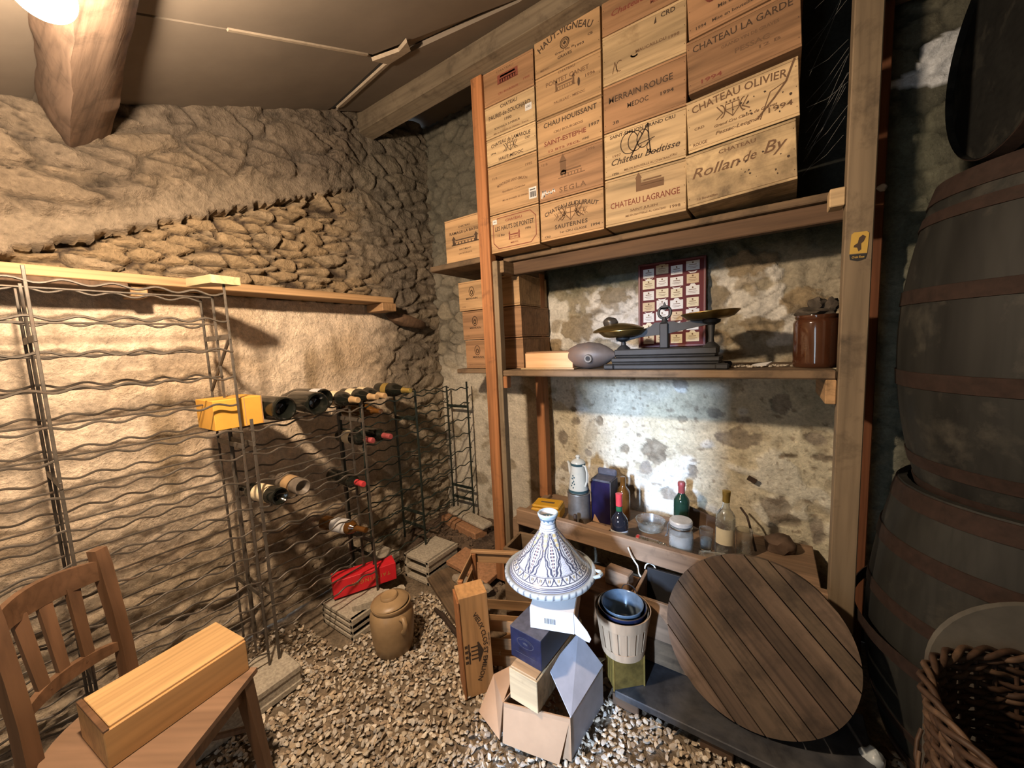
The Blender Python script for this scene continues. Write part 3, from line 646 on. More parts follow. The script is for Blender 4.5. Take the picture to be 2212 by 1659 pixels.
# ------------------------------------------------ chair
SZ=.40; t=thing('wooden_chair','brown wooden chair with three back slats, a plain box on its seat','chair',(-1.465,.222,.0),math.atan2(.55,.83))
mb=MB(); n=14
Pp=[(.205,-.155),(.205,.155)]+[(-.10,.165)]+[(-.10-.115*math.sin(a),.165*math.cos(a)) for a in [PI*i/n for i in range(1,n)]]+[(-.10,-.165)]
mb.prism(Pp,SZ-.016,SZ); obj('seat',mb,M['ply'],t)
mb=MB(); mb.bb(.165,.19,-.125,.125,SZ-.065,SZ-.016,.002); obj('front_apron',mb,M['chair_x'],t)
for s in(-1,1):
    mb=MB(); mb.bb(-.15,.165,s*.132-.009,s*.132+.009,SZ-.065,SZ-.016,.002); obj('side_apron',mb,M['chair_x'],t)
    L=MB(); L.add([(.165,s*.115-.02,SZ-.016),(.203,s*.115-.02,SZ-.016),(.203,s*.115+.02,SZ-.016),(.165,s*.115+.02,SZ-.016),(.200,s*.135-.013,0),(.226,s*.135-.013,0),(.226,s*.135+.013,0),(.200,s*.135+.013,0)],[(0,1,2,3),(4,7,6,5),(0,4,5,1),(1,5,6,2),(2,6,7,3),(3,7,4,0)]); obj('front_leg',L,M['chair'],t)
    R_=MB(); zz=[0,.2,SZ-.02,.52,.65,.79,.845]; xx=[-.22,-.200,-.19,-.193,-.205,-.222,-.230]; ww=[.026,.030,.036,.034,.034,.036,.034]
    pv=[];pf=[]
    for z,x,w in zip(zz,xx,ww):
        for a,b in((-1,-1),(1,-1),(1,1),(-1,1)): pv.append((x+a*w*.42,s*.128+b*w/2,z))
    for i in range(len(zz)-1):
        for k in range(4): pf.append((i*4+k,i*4+(k+1)%4,i*4+4+(k+1)%4,i*4+4+k))
    pf.append((3,2,1,0)); pf.append(tuple(len(pv)-4+k for k in range(4))); R_.add(pv,pf); obj('back_post',R_,M['chair'],t)
    mb=MB(); mb.tube([(.19,s*.12,.22),(-.2,s*.125,.12)],.010,8); obj('side_stretcher',mb,M['chair'],t)
mb=MB(); mb.tube([(.19,-.12,.20),(.0,0,.17),(-.17,.125,SZ-.06)],.011,8); obj('brace',mb,M['chair'],t)
def rail(z0,z1,x,bow,m):
    mb=MB(); pv=[];pf=[];n=12
    for i in range(n+1):
        y=-.115+.23*i/n; b=-bow*(1-(2*i/n-1)**2); c=.012*(1-(2*i/n-1)**2)
        for a,z in((-.009,z0),(.009,z0),(.009,z1+c),(-.009,z1+c)): pv.append((x+b+a,y,z))
    for i in range(n):
        for k in range(4): pf.append((i*4+k,i*4+(k+1)%4,i*4+4+(k+1)%4,i*4+4+k)[::-1])
    pf.append((0,1,2,3)); pf.append(tuple(n*4+3-k for k in range(4))); mb.add(pv,pf); return mb
obj('top_rail',rail(.752,.812,-.222,.035,M['chair_x']),M['chair_x'],t); obj('lower_rail',rail(.515,.543,-.199,.03,0),M['chair_x'],t)
for k in(-1,0,1):
    b=-.033*(1-(k*.062/.115)**2); mb=MB(); mb.add([(-.203+b,k*.055-.013,.535),(-.191+b,k*.055-.013,.535),(-.191+b,k*.055+.013,.535),(-.203+b,k*.055+.013,.535),(-.228+b,k*.062-.016,.765),(-.217+b,k*.062-.016,.765),(-.217+b,k*.062+.016,.765),(-.228+b,k*.062+.016,.765)],[(3,2,1,0),(4,5,6,7),(0,1,5,4),(1,2,6,5),(2,3,7,6),(3,0,4,7)]); obj('back_slat',mb,M['chair'],t)
# plain box on the chair
c=V(-1.468,.272,SZ+.001); t=thing('wine_box','long plain pale wooden wine box with sliding lid lying on the chair seat','box',c,math.atan2(.325,-.035))
mb=MB(); mb.bb(-.165,.165,-.095,.095,0,.102,.002); obj('box_body',mb,wood('chair_box_wood',(.52,.29,.115),'x',dark=.75,dirt=.0,rough=.5),t)
mb=MB(); mb.bb(-.152,.1655,-.089,.089,.1005,.109,.0015); obj('sliding_lid',mb,wood('chair_box_lid_wood',(.58,.36,.16),'x',dark=.72,rough=.5),t)
mb=MB(); mb.bb(-.165,-.153,-.095,.095,.1005,.107,.001); obj('end_lip',mb,M['chair_x'],t)
# ================================================================ shelving with the wine boxes
t=thing('shelving_frame','timber shelving of posts, shelf boards and a low bench built against the back wall','shelving',(-.5,1.70,0))
def sp(name,x0,x1,y0,y1,z0,z1,m,ch=.003,M_=None):
    mb=MB(); mb.bb(x0+.5,x1+.5,y0-1.7,y1-1.7,z0,z1,ch,M_); return obj(name,mb,M[m],t)
sp('front_post',-1.295,-1.225,1.66,1.715,.06,2.775,'pine_z'); sp('inner_stud',-1.224,-1.192,1.672,1.715,.10,1.86,'post_r')
sp('front_post',.196,.265,1.655,1.715,.02,3.0,'post_r'); sp('rear_post',.292,.356,2.06,2.12,.02,2.9,'darkw_z')
sp('rear_post',-1.225,-1.165,2.075,2.135,.42,1.84,'pine_z')
sp('side_rail',-1.222,-1.17,1.70,2.15,1.800,1.862,'rough_y')
sp('upper_shelf',-1.222,.26,1.775,2.16,1.868,1.895,'rough',.004); sp('bearer',-1.192,.28,1.80,1.845,1.800,1.866,'darkw',.004)
sp('alcove_shelf',-1.70,-1.30,1.69,2.12,1.872,1.902,'rough',.004)
sp('middle_shelf',-1.19,.194,1.675,2.165,1.250,1.281,'rough',.005); sp('alcove_shelf',-1.66,-1.226,1.83,2.165,1.250,1.278,'rough',.004)
sp('cleat',-1.19,-1.165,1.675,1.715,1.185,1.249,'pine_z'); sp('cleat',.165,.195,1.675,2.0,1.165,1.249,'pine_y'); sp('cleat',.155,.195,1.66,1.73,1.815,1.872,'crate_pale')
mb=MB(); mb.bb(-.68,.68,-.02,.02,-.045,.045,.005,T(.03,0,.445)@Ry(.030)); obj('front_rail',mb,M['rail'],t)
sp('bench_board',-1.19,.19,1.722,2.165,.395,.418,'rail',.003); sp('bench_end',-1.19,-1.15,1.70,2.10,.30,.44,'rail'); sp('bench_leg',.12,.165,1.74,1.79,.02,.394,'rail'); sp('bench_leg',-1.13,-1.085,2.06,2.11,.02,.394,'rail')
RED,DK,SF='ink_red','ink','ink_soft'
def wbox(label,x0,x1,z0,z1,marks,m,y=1.675,dep=.485,tilt=0.,yaw=0.,group='wooden wine boxes on the upper shelf',seams=(),lids=True,extra=None,noside=False):
    w=x1-x0-.004; h=z1-z0-.003; x=(x0+x1)/2
    t=thing('wine_box',label,'wine box',(x,y+dep/2,z0+.001),yaw,group,rot=(0,-tilt,yaw))
    mb=MB(); lt=.009 if lids else 0
    mb.bb(-w/2,w/2,-dep/2,dep/2,lt,h-lt,.0015)
    obj('box_body',mb,M[m],t)
    if lids:
        a=MB(); a.bb(-w/2,w/2,-dep/2,dep/2,h-lt+.0006,h,.001); obj('lid_board',a,M[m],t)
        a=MB(); a.bb(-w/2,w/2,-dep/2,dep/2,0,lt-.0006,.001); obj('bottom_board',a,M[m],t)
    n=MB()
    for s in(-1,1):
        for k in(.16,.5,.84):
            n.lathe([(0,0),(.0016,0)],6,M=T(s*(w/2-.007),-dep/2-.0005,h*k)@Rx(PI/2),cap=True)
    for k in seams: qd(n,0,0,0,0)
    obj('nail_heads',n,M['ink'],t,smooth=0)
    for q in marks:
        ink=q[0]; mb=MB(); a=q[1:]
        if callable(a[0]): a[0](mb,w,h)
        else:
            s,u,v,wd=a[:4]; k=a[4] if len(a)>4 else {}
            put_text(mb,s,k.pop('size',.020) if 'size' in k else .020,u*w,v*h-h/2,wid=wd*w if wd else None,**k)
        if not mb.v: continue
        mb.v=[(x_,y_-dep/2,z_+h/2) for x_,y_,z_ in mb.v]; obj('stamped_emblem' if callable(a[0]) else 'printed_lettering',mb,M[ink],t,smooth=0)
    if extra: extra(t,w,h,dep)
    return t
def K(size=.02,arc=0.,bold=.022,shear=0.,sp=1.,rot=0.): return dict(size=size,arc=arc,bold=bold,shear=shear,sp=sp,rot=rot)
def sticker(u,v,sw,sh,m='white',bars=False):
    def f(t,w,h,dep):
        mb=MB(); mb.bb(u*w-sw/2,u*w+sw/2,-dep/2-.0012,-dep/2-.0002,v*h-sh/2,v*h+sh/2); ps=obj('paper_sticker',mb,M[m],t,smooth=0)
        if bars:
            b=MB()
            for k in range(9): qd(b,u*w-sw*.36+k*sw*.09,v*h-sh*.12,sw*(.03+.03*(k%3)),sh*.5,0,dep/2+.0016)
            qd(b,u*w,v*h+sh*.3,sw*.7,sh*.1,0,dep/2+.0016); obj('barcode',b,M['black'],ps,smooth=0)
        else:
            b=MB(); put_text(b,'CRD',sh*.4,u*w,v*h,d=dep/2+.0016); obj('sticker_lettering',b,M['black'],ps,smooth=0)
    return f
def octo(mb,w,h):
    a,b,c=.44*w,.40*h,.03
    line(mb,[(-a+c,-b),(a-c,-b),(a,-b+c),(a,b-c),(a-c,b),(-a+c,b),(-a,b-c),(-a,-b+c)],.004,closed=True)
X1=(-1.2245,-.929); X2=(-.9255,-.606); X3=(-.602,-.275); X4=(-.262,.080)
G0='on the upper shelf'
# column 1
wbox('bottom wine box beside the orange post, red octagon border reading Les Hauts de Pontet',*X1,1.897,2.088,[(RED,octo),(RED,'CHATEAU',0,.80,.34,K(.017)),(DK,'LES HAUTS DE PONTET',0,.62,.80,K(.030,bold=.022)),(DK,'1996',.28,.47,.11,K(.015)),(DK,'12 Bts',-.28,.44,.15,K(.013)),(RED,lambda m,w,h:house(m,0,-.22*h,.07,.045)),(RED,'MEDOC',0,.19,.16,K(.011))],'crate_tan',extra=sticker(-.40,.82,.026,.022))
wbox('wine box with wavy grain and a white barcode sticker, second from bottom of leftmost column',*X1,2.089,2.329,[(SF,'MONTAGNE SAINT-EMILION',0,.60,.62,K(.018,arc=.35)),(SF,'1995',.34,.80,.13,K(.016)),(SF,'12 B',-.36,.74,.10,K(.014)),(SF,'Appellation Controlee',.02,.42,.48,K(.013,shear=.3)),(SF,'Mis en bouteille au chateau',.05,.24,.52,K(.012))],'crate_tan',extra=sticker(.40,.22,.042,.052,bars=True))
wbox('pale wine box reading Chateau de Lamarque Haut-Medoc with a crest',*X1,2.331,2.460,[(DK,'CHATEAU de LAMARQUE',0,.76,.80,K(.024,arc=.9,bold=.02)),(DK,lambda m,w,h:crest(m,0,.0,.05)),(DK,'CRD',.34,.55,.10,K(.014)),(DK,'1996',-.36,.42,.11,K(.013)),(DK,'HAUT-MEDOC',0,.14,.50,K(.020))],'crate_pale')
wbox('pale wine box reading Chateau Paurie-Souchard with small white sticker',*X1,2.461,2.614,[(DK,'CHATEAU',.0,.86,.34,K(.022,bold=.025)),(DK,'PAURIE-de-SOUCHARD',0,.62,.84,K(.028,bold=.018)),(DK,'1990',-.03,.42,.14,K(.018)),(DK,'BORDEAUX SUPERIEUR',-.05,.24,.52,K(.013)),(SF,'Mis en bouteille au chateau - France',.02,.09,.70,K(.011))],'crate_pale',extra=sticker(.38,.48,.036,.030))
wbox('reddish wine box at top of the leftmost column under the beam, dark stamped château',*X1,2.616,2.776,[(RED,lambda m,w,h:(qd(m,0,.02,.12,.04),house(m,0,.0,.12,.06,False))),(RED,'CRU BOURGEOIS',0,.22,.40,K(.012)),(SF,'CHATEAU',-.05,.86,.35,K(.014)),(RED,'1995',.36,.30,.12,K(.012))],'crate_red')
# column 2
wbox('bottom wine box of second column reading Chateau Suduiraut Sauternes 1994',*X2,1.902,2.082,[(DK,'CHATEAU SUDUIRAUT',0,.80,.86,K(.026,arc=.36,bold=.02)),(SF,lambda m,w,h:(crest(m,0,.018,.075),crest(m,-.05,.012,.04),crest(m,.05,.012,.04))),(DK,'SAUTERNES',0,.30,.52,K(.026,bold=.02,sp=1.15)),(DK,'1er CRU CLASSE',.03,.15,.42,K(.013)),(DK,'1994',.37,.16,.13,K(.017,bold=.02)),(DK,'CRD',-.38,.10,.10,K(.012))],'crate_tan')
def wscr(t,w,h,dep):
    b=MB(); P=[(-.46,.10),(-.44,.26),(-.42,.12),(-.40,.26),(-.37,.16),(-.33,.22),(-.30,.16),(-.26,.24),(-.24,.18)]
    line(b,[(u*w,v*h) for u,v in P],.006,dep/2+.0012); obj('white_paint_mark',b,M['white'],t,smooth=0)
wbox('reddish wine box with stamped tower and white paint scrawl reading Segla',*X2,2.083,2.278,[(SF,lambda m,w,h:(house(m,.01,-.01,.13,.05,False),qd(m,-.03,.03,.03,.06),m.add([(-.05,-.0006,.058),(-.012,-.0006,.058),(-.031,-.0006,.092)],[(0,1,2)]),line(m,ringp(-.03,.005,.012,.016,8,0,PI),.004))),(SF,'SEGLA',.04,.17,.42,K(.032,bold=.016,sp=1.2)),(SF,'1996',.32,.88,.13,K(.015)),(SF,'12 B',-.40,.86,.10,K(.014))],'crate_red',extra=wscr)
wbox('two-tone wine box reading Chateau Houissant Saint-Estephe 1997',*X2,2.279,2.453,[(DK,'CHAU HOUISSANT',.02,.80,.82,K(.030,bold=.016)),(SF,'CRU BOURGEOIS',.0,.56,.46,K(.014)),(RED,'SAINT-ESTEPHE',-.06,.33,.66,K(.028,bold=.02)),(DK,'1997',.38,.40,.15,K(.019,bold=.02)),(RED,'12 BTS 75CL',-.08,.12,.50,K(.013)),(DK,'WINE',.26,.13,.10,K(.012))],'crate_tan')
wbox('wine box with dark knot reading Pontet Canet 1996, fourth up in second column',*X2,2.455,2.633,[(SF,'CHATEAU',.0,.92,.26,K(.014)),(SF,'PONTET CANET',.0,.74,.66,K(.026,bold=.014)),(SF,'1996',.34,.56,.14,K(.018)),(SF,lambda m,w,h:house(m,-.01,.0,.10,.05)),(SF,'PAUILLAC - MEDOC',.03,.24,.48,K(.014)),(DK,lambda m,w,h:m.add([(w*.18+.006*math.cos(a),-.0007,h*.0+.018*math.sin(a)) for a in [PI*i/5 for i in range(10)]],[tuple(range(10))]))],'crate_tan')
wbox('top wine box of second column, arched lettering Haut-Vigneau over a round seal',*X2,2.635,2.842,[(DK,'CHATEAU',-.06,.90,.38,K(.019)),(DK,'HAUT-VIGNEAU',-.02,.70,.86,K(.038,arc=.24,bold=.018)),(DK,lambda m,w,h:(line(m,ringp(-.005,-.012,.021,.021),.004),line(m,ringp(-.005,-.012,.014,.014),.003),qd(m,-.005,-.012,.012,.012,.7))),(DK,'Grand Vin de',-.02,.30,.30,K(.012)),(DK,'GRAVES',-.02,.20,.22,K(.017,bold=.02)),(SF,'MEDOC',-.34,.10,.14,K(.012)),(DK,'1993',.20,.26,.13,K(.013)),(DK,'CB',.36,.36,.07,K(.014))],'crate_tan')
# column 3
wbox('bottom wine box of third column reading Chateau Lagrange 1998',*X3,1.905,2.102,[(SF,lambda m,w,h:(qd(m,-.02,.045,.02,.05),m.add([(-.034,-.0006,.07),(-.006,-.0006,.07),(-.02,-.0006,.095)],[(0,1,2)]),qd(m,.035,.045,.09,.012),qd(m,.035,.03,.09,.02),qd(m,.035,.058,.07,.006))),(RED,'CHATEAU LAGRANGE',0,.42,.86,K(.034,bold=.012)),(SF,'SAINT-JULIEN',.0,.25,.34,K(.013)),(SF,'MIS EN BOUTEILLE AU CHATEAU',.02,.15,.50,K(.011)),(SF,'1998',.37,.14,.12,K(.015))],'crate_pale')
def mono(m,w,h):
    for k,(a,b) in enumerate(((-.055,.03),(-.03,.0),(.0,.01))): line(m,ringp(a,.028,.036-.006*k,.042-.004*k,20,.4,5.6),.0035)
    line(m,[(-.05,-.03),(-.02,.02),(.02,.078)],.006); line(m,[(.02,.078),(.022,.03),(.03,-.035)],.005); line(m,[(-.02,.01),(.045,.02)],.0035); line(m,ringp(.045,-.01,.03,.026,14,2.,6.),.003)
wbox('wine box with large looping monogram reading Château Boutisse Saint-Emilion grand cru',*X3,2.103,2.289,[(DK,'SAINT-EMILION GRAND CRU',-.02,.88,.80,K(.018,bold=.02)),(DK,mono),(DK,'Château Boutisse',.0,.32,.84,K(.034,shear=.38,bold=.014)),(SF,'MIS EN BOUTEILLE AU CHATEAU',.04,.10,.56,K(.011)),(SF,'1997',-.34,.46,.11,K(.013)),(DK,'1996',-.36,.07,.09,K(.012)),(SF,'CRU',.36,.12,.08,K(.011))],'crate_pale')
wbox('reddish wine box reading Merrain Rouge Medoc, third up in third column',*X3,2.290,2.476,[(DK,'MERRAIN ROUGE',-.04,.66,.78,K(.034,bold=.008)),(DK,'MEDOC',-.06,.42,.26,K(.026,bold=.01)),(DK,'1994',.28,.40,.15,K(.018)),(DK,'3B',-.34,.16,.08,K(.015))],'crate_red')
wbox('pale strongly grained wine box dated 1998, fourth up in third column',*X3,2.477,2.668,[(SF,'MAUCAILLOU',.10,.42,.36,K(.015)),(SF,'1998',.36,.40,.12,K(.015)),(SF,lambda m,w,h:(line(m,ringp(-.09,-.04,.014,.02,10,1,5),.003),line(m,[(-.12,-.06),(-.11,-.02),(-.10,-.06)],.003))),(DK,lambda m,w,h:line(m,ringp(-.03,-.02,.014,.010,8,3.3,5.6),.006)),(DK,'CRD',.30,.88,.16,K(.024,bold=.02)),(DK,lambda m,w,h:m.add([(.045,-.0007,.052),(.055,-.0007,.055),(.052,-.0007,.078)],[(0,1,2)]))],'crate_pale')
wbox('reddish wine box at the top of the third column cut by the photo edge',*X3,2.669,2.862,[(RED,'Chateau',-.18,.36,.42,K(.03,shear=.3)),(RED,'MEDOC',.20,.2,.2,K(.018))],'crate_red')
# column 4
def stain(t,w,h,dep):
    b=MB(); rn=random.Random(3)
    for i in range(16):
        u=rn.gauss(.12,.13)*w; v=(.40+rn.gauss(0,.17))*h; r=rn.uniform(.0012,.0045)
        if abs(u)<w*.47 and .05*h<v<.95*h: b.add([(u+r*math.cos(a)*rn.uniform(.6,1.3),-dep/2-.0007,v+r*math.sin(a)*rn.uniform(.6,1.3)) for a in [PI*k/5 for k in range(10)]],[tuple(range(10))])
    obj('mould_spots',b,M['ink'],t,smooth=0)
wbox('bottom right wine box with mould spots and script lettering Rollan de By',*X4,1.915,2.112,[(SF,'CHATEAU',.0,.86,.34,K(.018,bold=.02)),(SF,'Rollan',-.22,.60,.46,K(.050,shear=.35,bold=.01)),(SF,'de',.10,.62,.12,K(.044,shear=.35,bold=.01)),(SF,'By',.31,.66,.20,K(.055,shear=.35,bold=.01)),(SF,'12 Bouteilles',-.30,.12,.20,K(.012))],'crate_dirty',y=1.655,tilt=.05,yaw=-.035,extra=stain)
def web_(t,w,h,dep):
    b=MB(); line(b,[(.47*w,.98*h),(.40*w,.66*h),(.30*w,.45*h),(.16*w,.20*h)],.006,dep/2+.0008); line(b,[(.40*w,.66*h),(.27*w,.58*h),(.18*w,.16*h)],.003,dep/2+.0008); obj('dark_streak',b,M['ink_soft'],t,smooth=0); stain(t,w,h,dep)
wbox('pale streaked wine box reading Chateau Olivier 1994, with a crest',*X4,2.116,2.303,[(SF,'CHATEAU OLIVIER',-.02,.84,.86,K(.036,arc=1.1,bold=.014)),(SF,lambda m,w,h:crest(m,-.02,.012,.06)),(SF,'Grand Cru Classe de Graves',.04,.34,.56,K(.013,shear=.3)),(SF,'Pessac-Leognan',-.02,.20,.42,K(.017,shear=.3,bold=.02)),(SF,'1994',.34,.26,.20,K(.024,bold=.014)),(SF,'ROUGE',-.38,.12,.14,K(.015)),(SF,'CRD',-.38,.42,.10,K(.012))],'crate_pale',y=1.66,tilt=.05,yaw=-.03,extra=web_)
wbox('reddish wine box reading Chateau La Garde 1994, third up in rightmost column',*X4,2.325,2.510,[(DK,'CHATEAU LA GARDE',.0,.80,.88,K(.032,bold=.01)),(SF,'GRAND VIN DE GRAVES',.08,.60,.50,K(.015)),(SF,'PESSAC',.10,.42,.30,K(.022)),(RED,'1994',-.28,.14,.20,K(.020)),(SF,'12 B',.24,.30,.18,K(.014))],'crate_red',y=1.66,tilt=.05,yaw=-.03)
wbox('wine box at top of the rightmost column with lines of small bottling lettering',*X4,2.513,2.70,[(DK,'Mis en bouteille au Chateau',.12,.34,.66,K(.017,bold=.02)),(DK,'1994',-.38,.14,.10,K(.015,bold=.015)),(DK,'Mise en bouteille a la propriete',.07,.14,.68,K(.015,bold=.015)),(RED,lambda m,w,h:line(m,ringp(-.09,.03,.02,.03,14,.5,5.5),.006))],'crate_red',y=1.66,tilt=.05,yaw=-.03)
# left alcove
wbox('wine box left of the orange post reading Ramage la Batisse with château drawing',-1.612,-1.31,1.903,2.16,[(DK,'CHATEAU',0,.80,.30,K(.014)),(DK,'RAMAGE LA BATISSE',.02,.68,.80,K(.022,bold=.02)),(DK,lambda m,w,h:house(m,.0,-.02,.20,.05)),(DK,'HAUT-MEDOC',0,.30,.30,K(.013)),(SF,'CRU BOURGEOIS',0,.21,.34,K(.012))],'crate_tan',y=1.745,dep=.34,group='wooden wine boxes in the left alcove')
for k,(z,dx,lb,mm) in enumerate(((1.280,.02,'bottom wine box of the alcove stack behind the orange post','crate_red'),(1.459,.008,'middle wine box of the alcove stack behind the orange post','crate_red'),(1.638,-.012,'top, palest wine box of the alcove stack behind the orange post','crate_tan'))):
    wbox(lb,-1.605+dx,-1.16+dx*.3,z,z+.177,[(DK,lambda m,w,h:(line(m,ringp(-.12,.025,.02,.028),.004),line(m,ringp(-.12,.02,.008,.012),.005))),(DK,'MERRAIN',-.27,.40,.20,K(.016,bold=.02)),(SF,'12 B',-.42,.13,.06,K(.010)),(SF,'MEDOC',.30,.9,.12,K(.011))],mm,y=1.84,dep=.32,group='wooden wine boxes in the left alcove')
# ------------------------------------------------ middle shelf
ZS=1.282
t=thing('shallow_box','shallow open pine box lying on a thin board at the left of the middle shelf','box',(-.955,1.80,ZS))
mb=MB(); mb.bb(-.15,.16,-.075,.075,0,.007,.001); obj('base_board',mb,M['crate_pale'],t)
mb=MB(); mb.bb(-.125,.15,-.065,.065,.008,.085,.0015); obj('box_body',mb,wood('pink_pine_wood',(.66,.40,.22),'x',dark=.8),t); mb=MB(); mb.bb(-.125,.15,-.055,.065,.0855,.092,.001); obj('lid_board',mb,M['crate_red'],t)
# stoneware flask
t=thing('stoneware_bottle_warmer','grey-brown pointed stoneware foot warmer with a round hole, lying on the middle shelf','flask',(-.735,1.775,ZS+.066))
mb=MB(); mb.lathe([(0,-.135),(.012,-.134),(.016,-.128),(.024,-.118),(.042,-.092),(.058,-.055),(.066,0),(.058,.055),(.043,.09),(.025,.117),(.014,.128),(.010,.135),(0,.135)],36,M=Ry(HP)); obj('flask_body',mb,M['flask'],t,smooth=60)
q=T(.022,-.055,-.012)@Rx(HP+.12); mb=MB(); mb.lathe([(.009,-.005),(.010,.010),(.012,.013),(.018,.013),(.021,.008),(.022,-.006)],24,M=q,cap=False); obj('filler_rim',mb,M['alu'],t); mb=MB(); mb.lathe([(0,.010),(.0105,.010)],20,M=q,cap=False); obj('filler_hole',mb,M['black'],t)
# balance scale
t=thing('balance_scale','black cast-iron balance scale with two brass pans on the middle shelf','scale',(-.385,1.80,ZS))
mb=MB()
for (l,w,z0,z1) in ((.232,.075,.0,.022),(.222,.066,.022,.032),(.224,.068,.032,.052),(.208,.056,.052,.062),(.212,.058,.062,.090)): mb.bb(-l,l,-w,w,z0,z1,.004)
for a in(-1,1):
    for b in(-1,1): mb.bb(a*.232-.025,a*.232+.025,b*.07-.014,b*.07+.014,-.001,.024,.006)
obj('base',mb,M['iron'],t)
for x,zt in((-.185,.15),(.185,.205)):
    mb=MB(); mb.lathe([(.034,.088),(.026,.098),(.012,.11),(.010,.125),(.014,zt-.025),(.034,zt-.014),(.036,zt-.002),(.016,zt)],16,M=T(x,0,0)); obj('pan_stem',mb,M['iron'],t)
mb=MB(); mb.prism([(-.215,.128),(-.17,.128),(-.11,.142),(-.05,.148),(.0,.150),(.05,.16),(.11,.172),(.16,.180),(.20,.186),(.206,.205),(.17,.212),(.12,.204),(.06,.196),(.04,.205),(-.04,.205),(-.06,.188),(-.12,.172),(-.16,.16),(-.215,.155)],-.012,.012,Rx(HP)@Matrix.Identity(4)); obj('beam',mb,M['iron'],t)
mb=MB(); mb.bb(-.018,.018,-.022,.022,.09,.2,.004); mb.lathe([(.022,.2),(.014,.207),(.010,.22),(.009,.225)],12); mb.tube([V(.026*math.sin(a),0,.247-.026*math.cos(a)) for a in [2*PI*k/18 for k in range(18)]],.006,6,True); mb.prism([(-.012,.262),(0,.292),(.012,.262),(.022,.268),(.0,.255),(-.022,.268)],-.006,.006,Rx(HP)); obj('pointer_column',mb,M['iron'],t)
def pan(x,z,r,tl):
    mb=MB(); mb.lathe([(0,.0),(r*.62,.0),(r*.80,.006),(r,.026),(r*1.0,.029),(r*.79,.010),(r*.6,.004),(0,.004)],40,M=T(x,0,z)@Ry(tl)); obj('brass_pan',mb,M['brass'],t,smooth=40)
pan(-.185,.148,.112,-.03); pan(.180,.205,.112,-.05)
t=thing('brass_dish','tarnished domed brass dish with knob resting in the left scale pan','dish',(-.595,1.80,ZS+.182),.0,rot=(0,-.04,0))
mb=MB(); mb.lathe([(.0,.012),(.03,.030),(.07,.022),(.112,.006),(.118,.0),(.114,-.006),(.0,-.004)],40); obj('dish_body',mb,M['brass'],t)
mb=MB(); mb.blob((-.035,0,.038),(.036,.03,.026),2,.15,3); obj('knob',mb,plain('dark_bronze',(.10,.085,.065),.4,.6,.5,.3),t)
# framed labels
t=thing('label_board','burgundy framed board of wine labels hanging on the back wall behind the scale','picture',(-.428,2.150,1.59),rot=(-.02,0,0))
W_,H_=.318,.432
mb=MB(); mb.bb(-W_/2,W_/2,-.004,.006,-H_/2,H_/2,.001); obj('backing_board',mb,M['burg'],t)
mb=MB()
for s in(-1,1): mb.bb(s*W_/2-.006,s*W_/2+.006,-.012,.008,-H_/2-.006,H_/2+.006,.002); mb.bb(-W_/2,W_/2,-.012,.008,s*H_/2-.006,s*H_/2+.006,.002)
obj('frame',mb,plain('burgundy_frame',(.11,.02,.02),.5),t)
rn=random.Random(4)
colu=(-.112,-.043,.028,.104); pal=('label_w','label_c','label_w','label_t','label_w','label_c','label_w')
for ci,u in enumerate(colu):
    for r in range(7):
        v=H_/2-.045-r*.0585+(.012 if ci%2 else 0.)*(1 if r<1 else .5); m=pal[(r+ci*3)%7]; lw,lh=.056+.006*((ci+r)%2),.046
        P=[(-lw/2,-lh/2),(lw/2,-lh/2),(lw/2,lh/2)]+([(.016,lh/2),(.008,lh/2+.010),(-.008,lh/2+.010),(-.016,lh/2)] if (ci+r)%4==1 else [])+[(-lw/2,lh/2)]
        mb=MB(); mb.add([(u+a,-.0052,v+b) for a,b in P],[tuple(range(len(P)))]); lab=obj('wine_label',mb,M[m],t,smooth=0)
        pr=MB(); qd(pr,u,v+.004,lw*.55,.003,0,.0058); qd(pr,u,v-.006,lw*.7,.0018,0,.0058); qd(pr,u,v-.012,lw*.45,.0016,0,.0058); qd(pr,u,v+.014,.007,.008,.3,.0058); obj('label_print',pr,M['ink_soft'],lab,smooth=0)
        if (r+ci)%3==0 and r<6:
            nb=MB(); nb.add([(u+a,-.0053,v-lh/2-.008+b) for a,b in ((-.022,.004),(-.012,-.006),(.012,-.006),(.022,.004),(.008,.0),(-.008,.0))],[tuple(range(6))]); obj('neck_label',nb,M['label_w'],t,smooth=0)
# brown jar, rag, scraps
t=thing('stoneware_jar','glossy brown stoneware jar on the right end of the middle shelf','jar',(.150,1.83,ZS))
mb=MB(); mb.lathe([(0,0),(.066,0),(.072,.006),(.073,.02),(.073,.165),(.071,.176),(.066,.180),(.069,.186),(.068,.194),(.061,.195),(.058,.186),(.058,.1),(0,.1)],48); obj('jar_body',mb,M['brownjar'],t,smooth=50)
mb=MB(); mb.blob((-.01,0,.0),(.062,.055,.022),3,.5,3); mb.blob((-.005,-.01,.032),(.026,.024,.026),8,.4,3); mb.blob((.035,.0,.024),(.024,.03,.028),5,.5,3); o=obj('dusty_rag',mb,plain('dark_rag',(.07,.058,.045),.95,0,.2,.5,40),loc=(.150,1.83,ZS+.200)); tag(o,'dark dusty crumpled rag piled on top of the brown jar','rag')
mb=MB(); mb.prism([(-.04,-.01),(.03,-.02),(.05,.012),(-.01,.02)],0,.003,Rx(.25)@Ry(-.2)); o=obj('paper_scrap',mb,M['label_w'],loc=(-.035,1.85,ZS+.006)); tag(o,'torn whitish paper scrap on the middle shelf right of the scale','paper')
mb=MB()
for i in range(60): mb.blob((random.uniform(-.13,.12),random.uniform(-.07,.07),.004),(.007,.005,.004),i,.5,1)
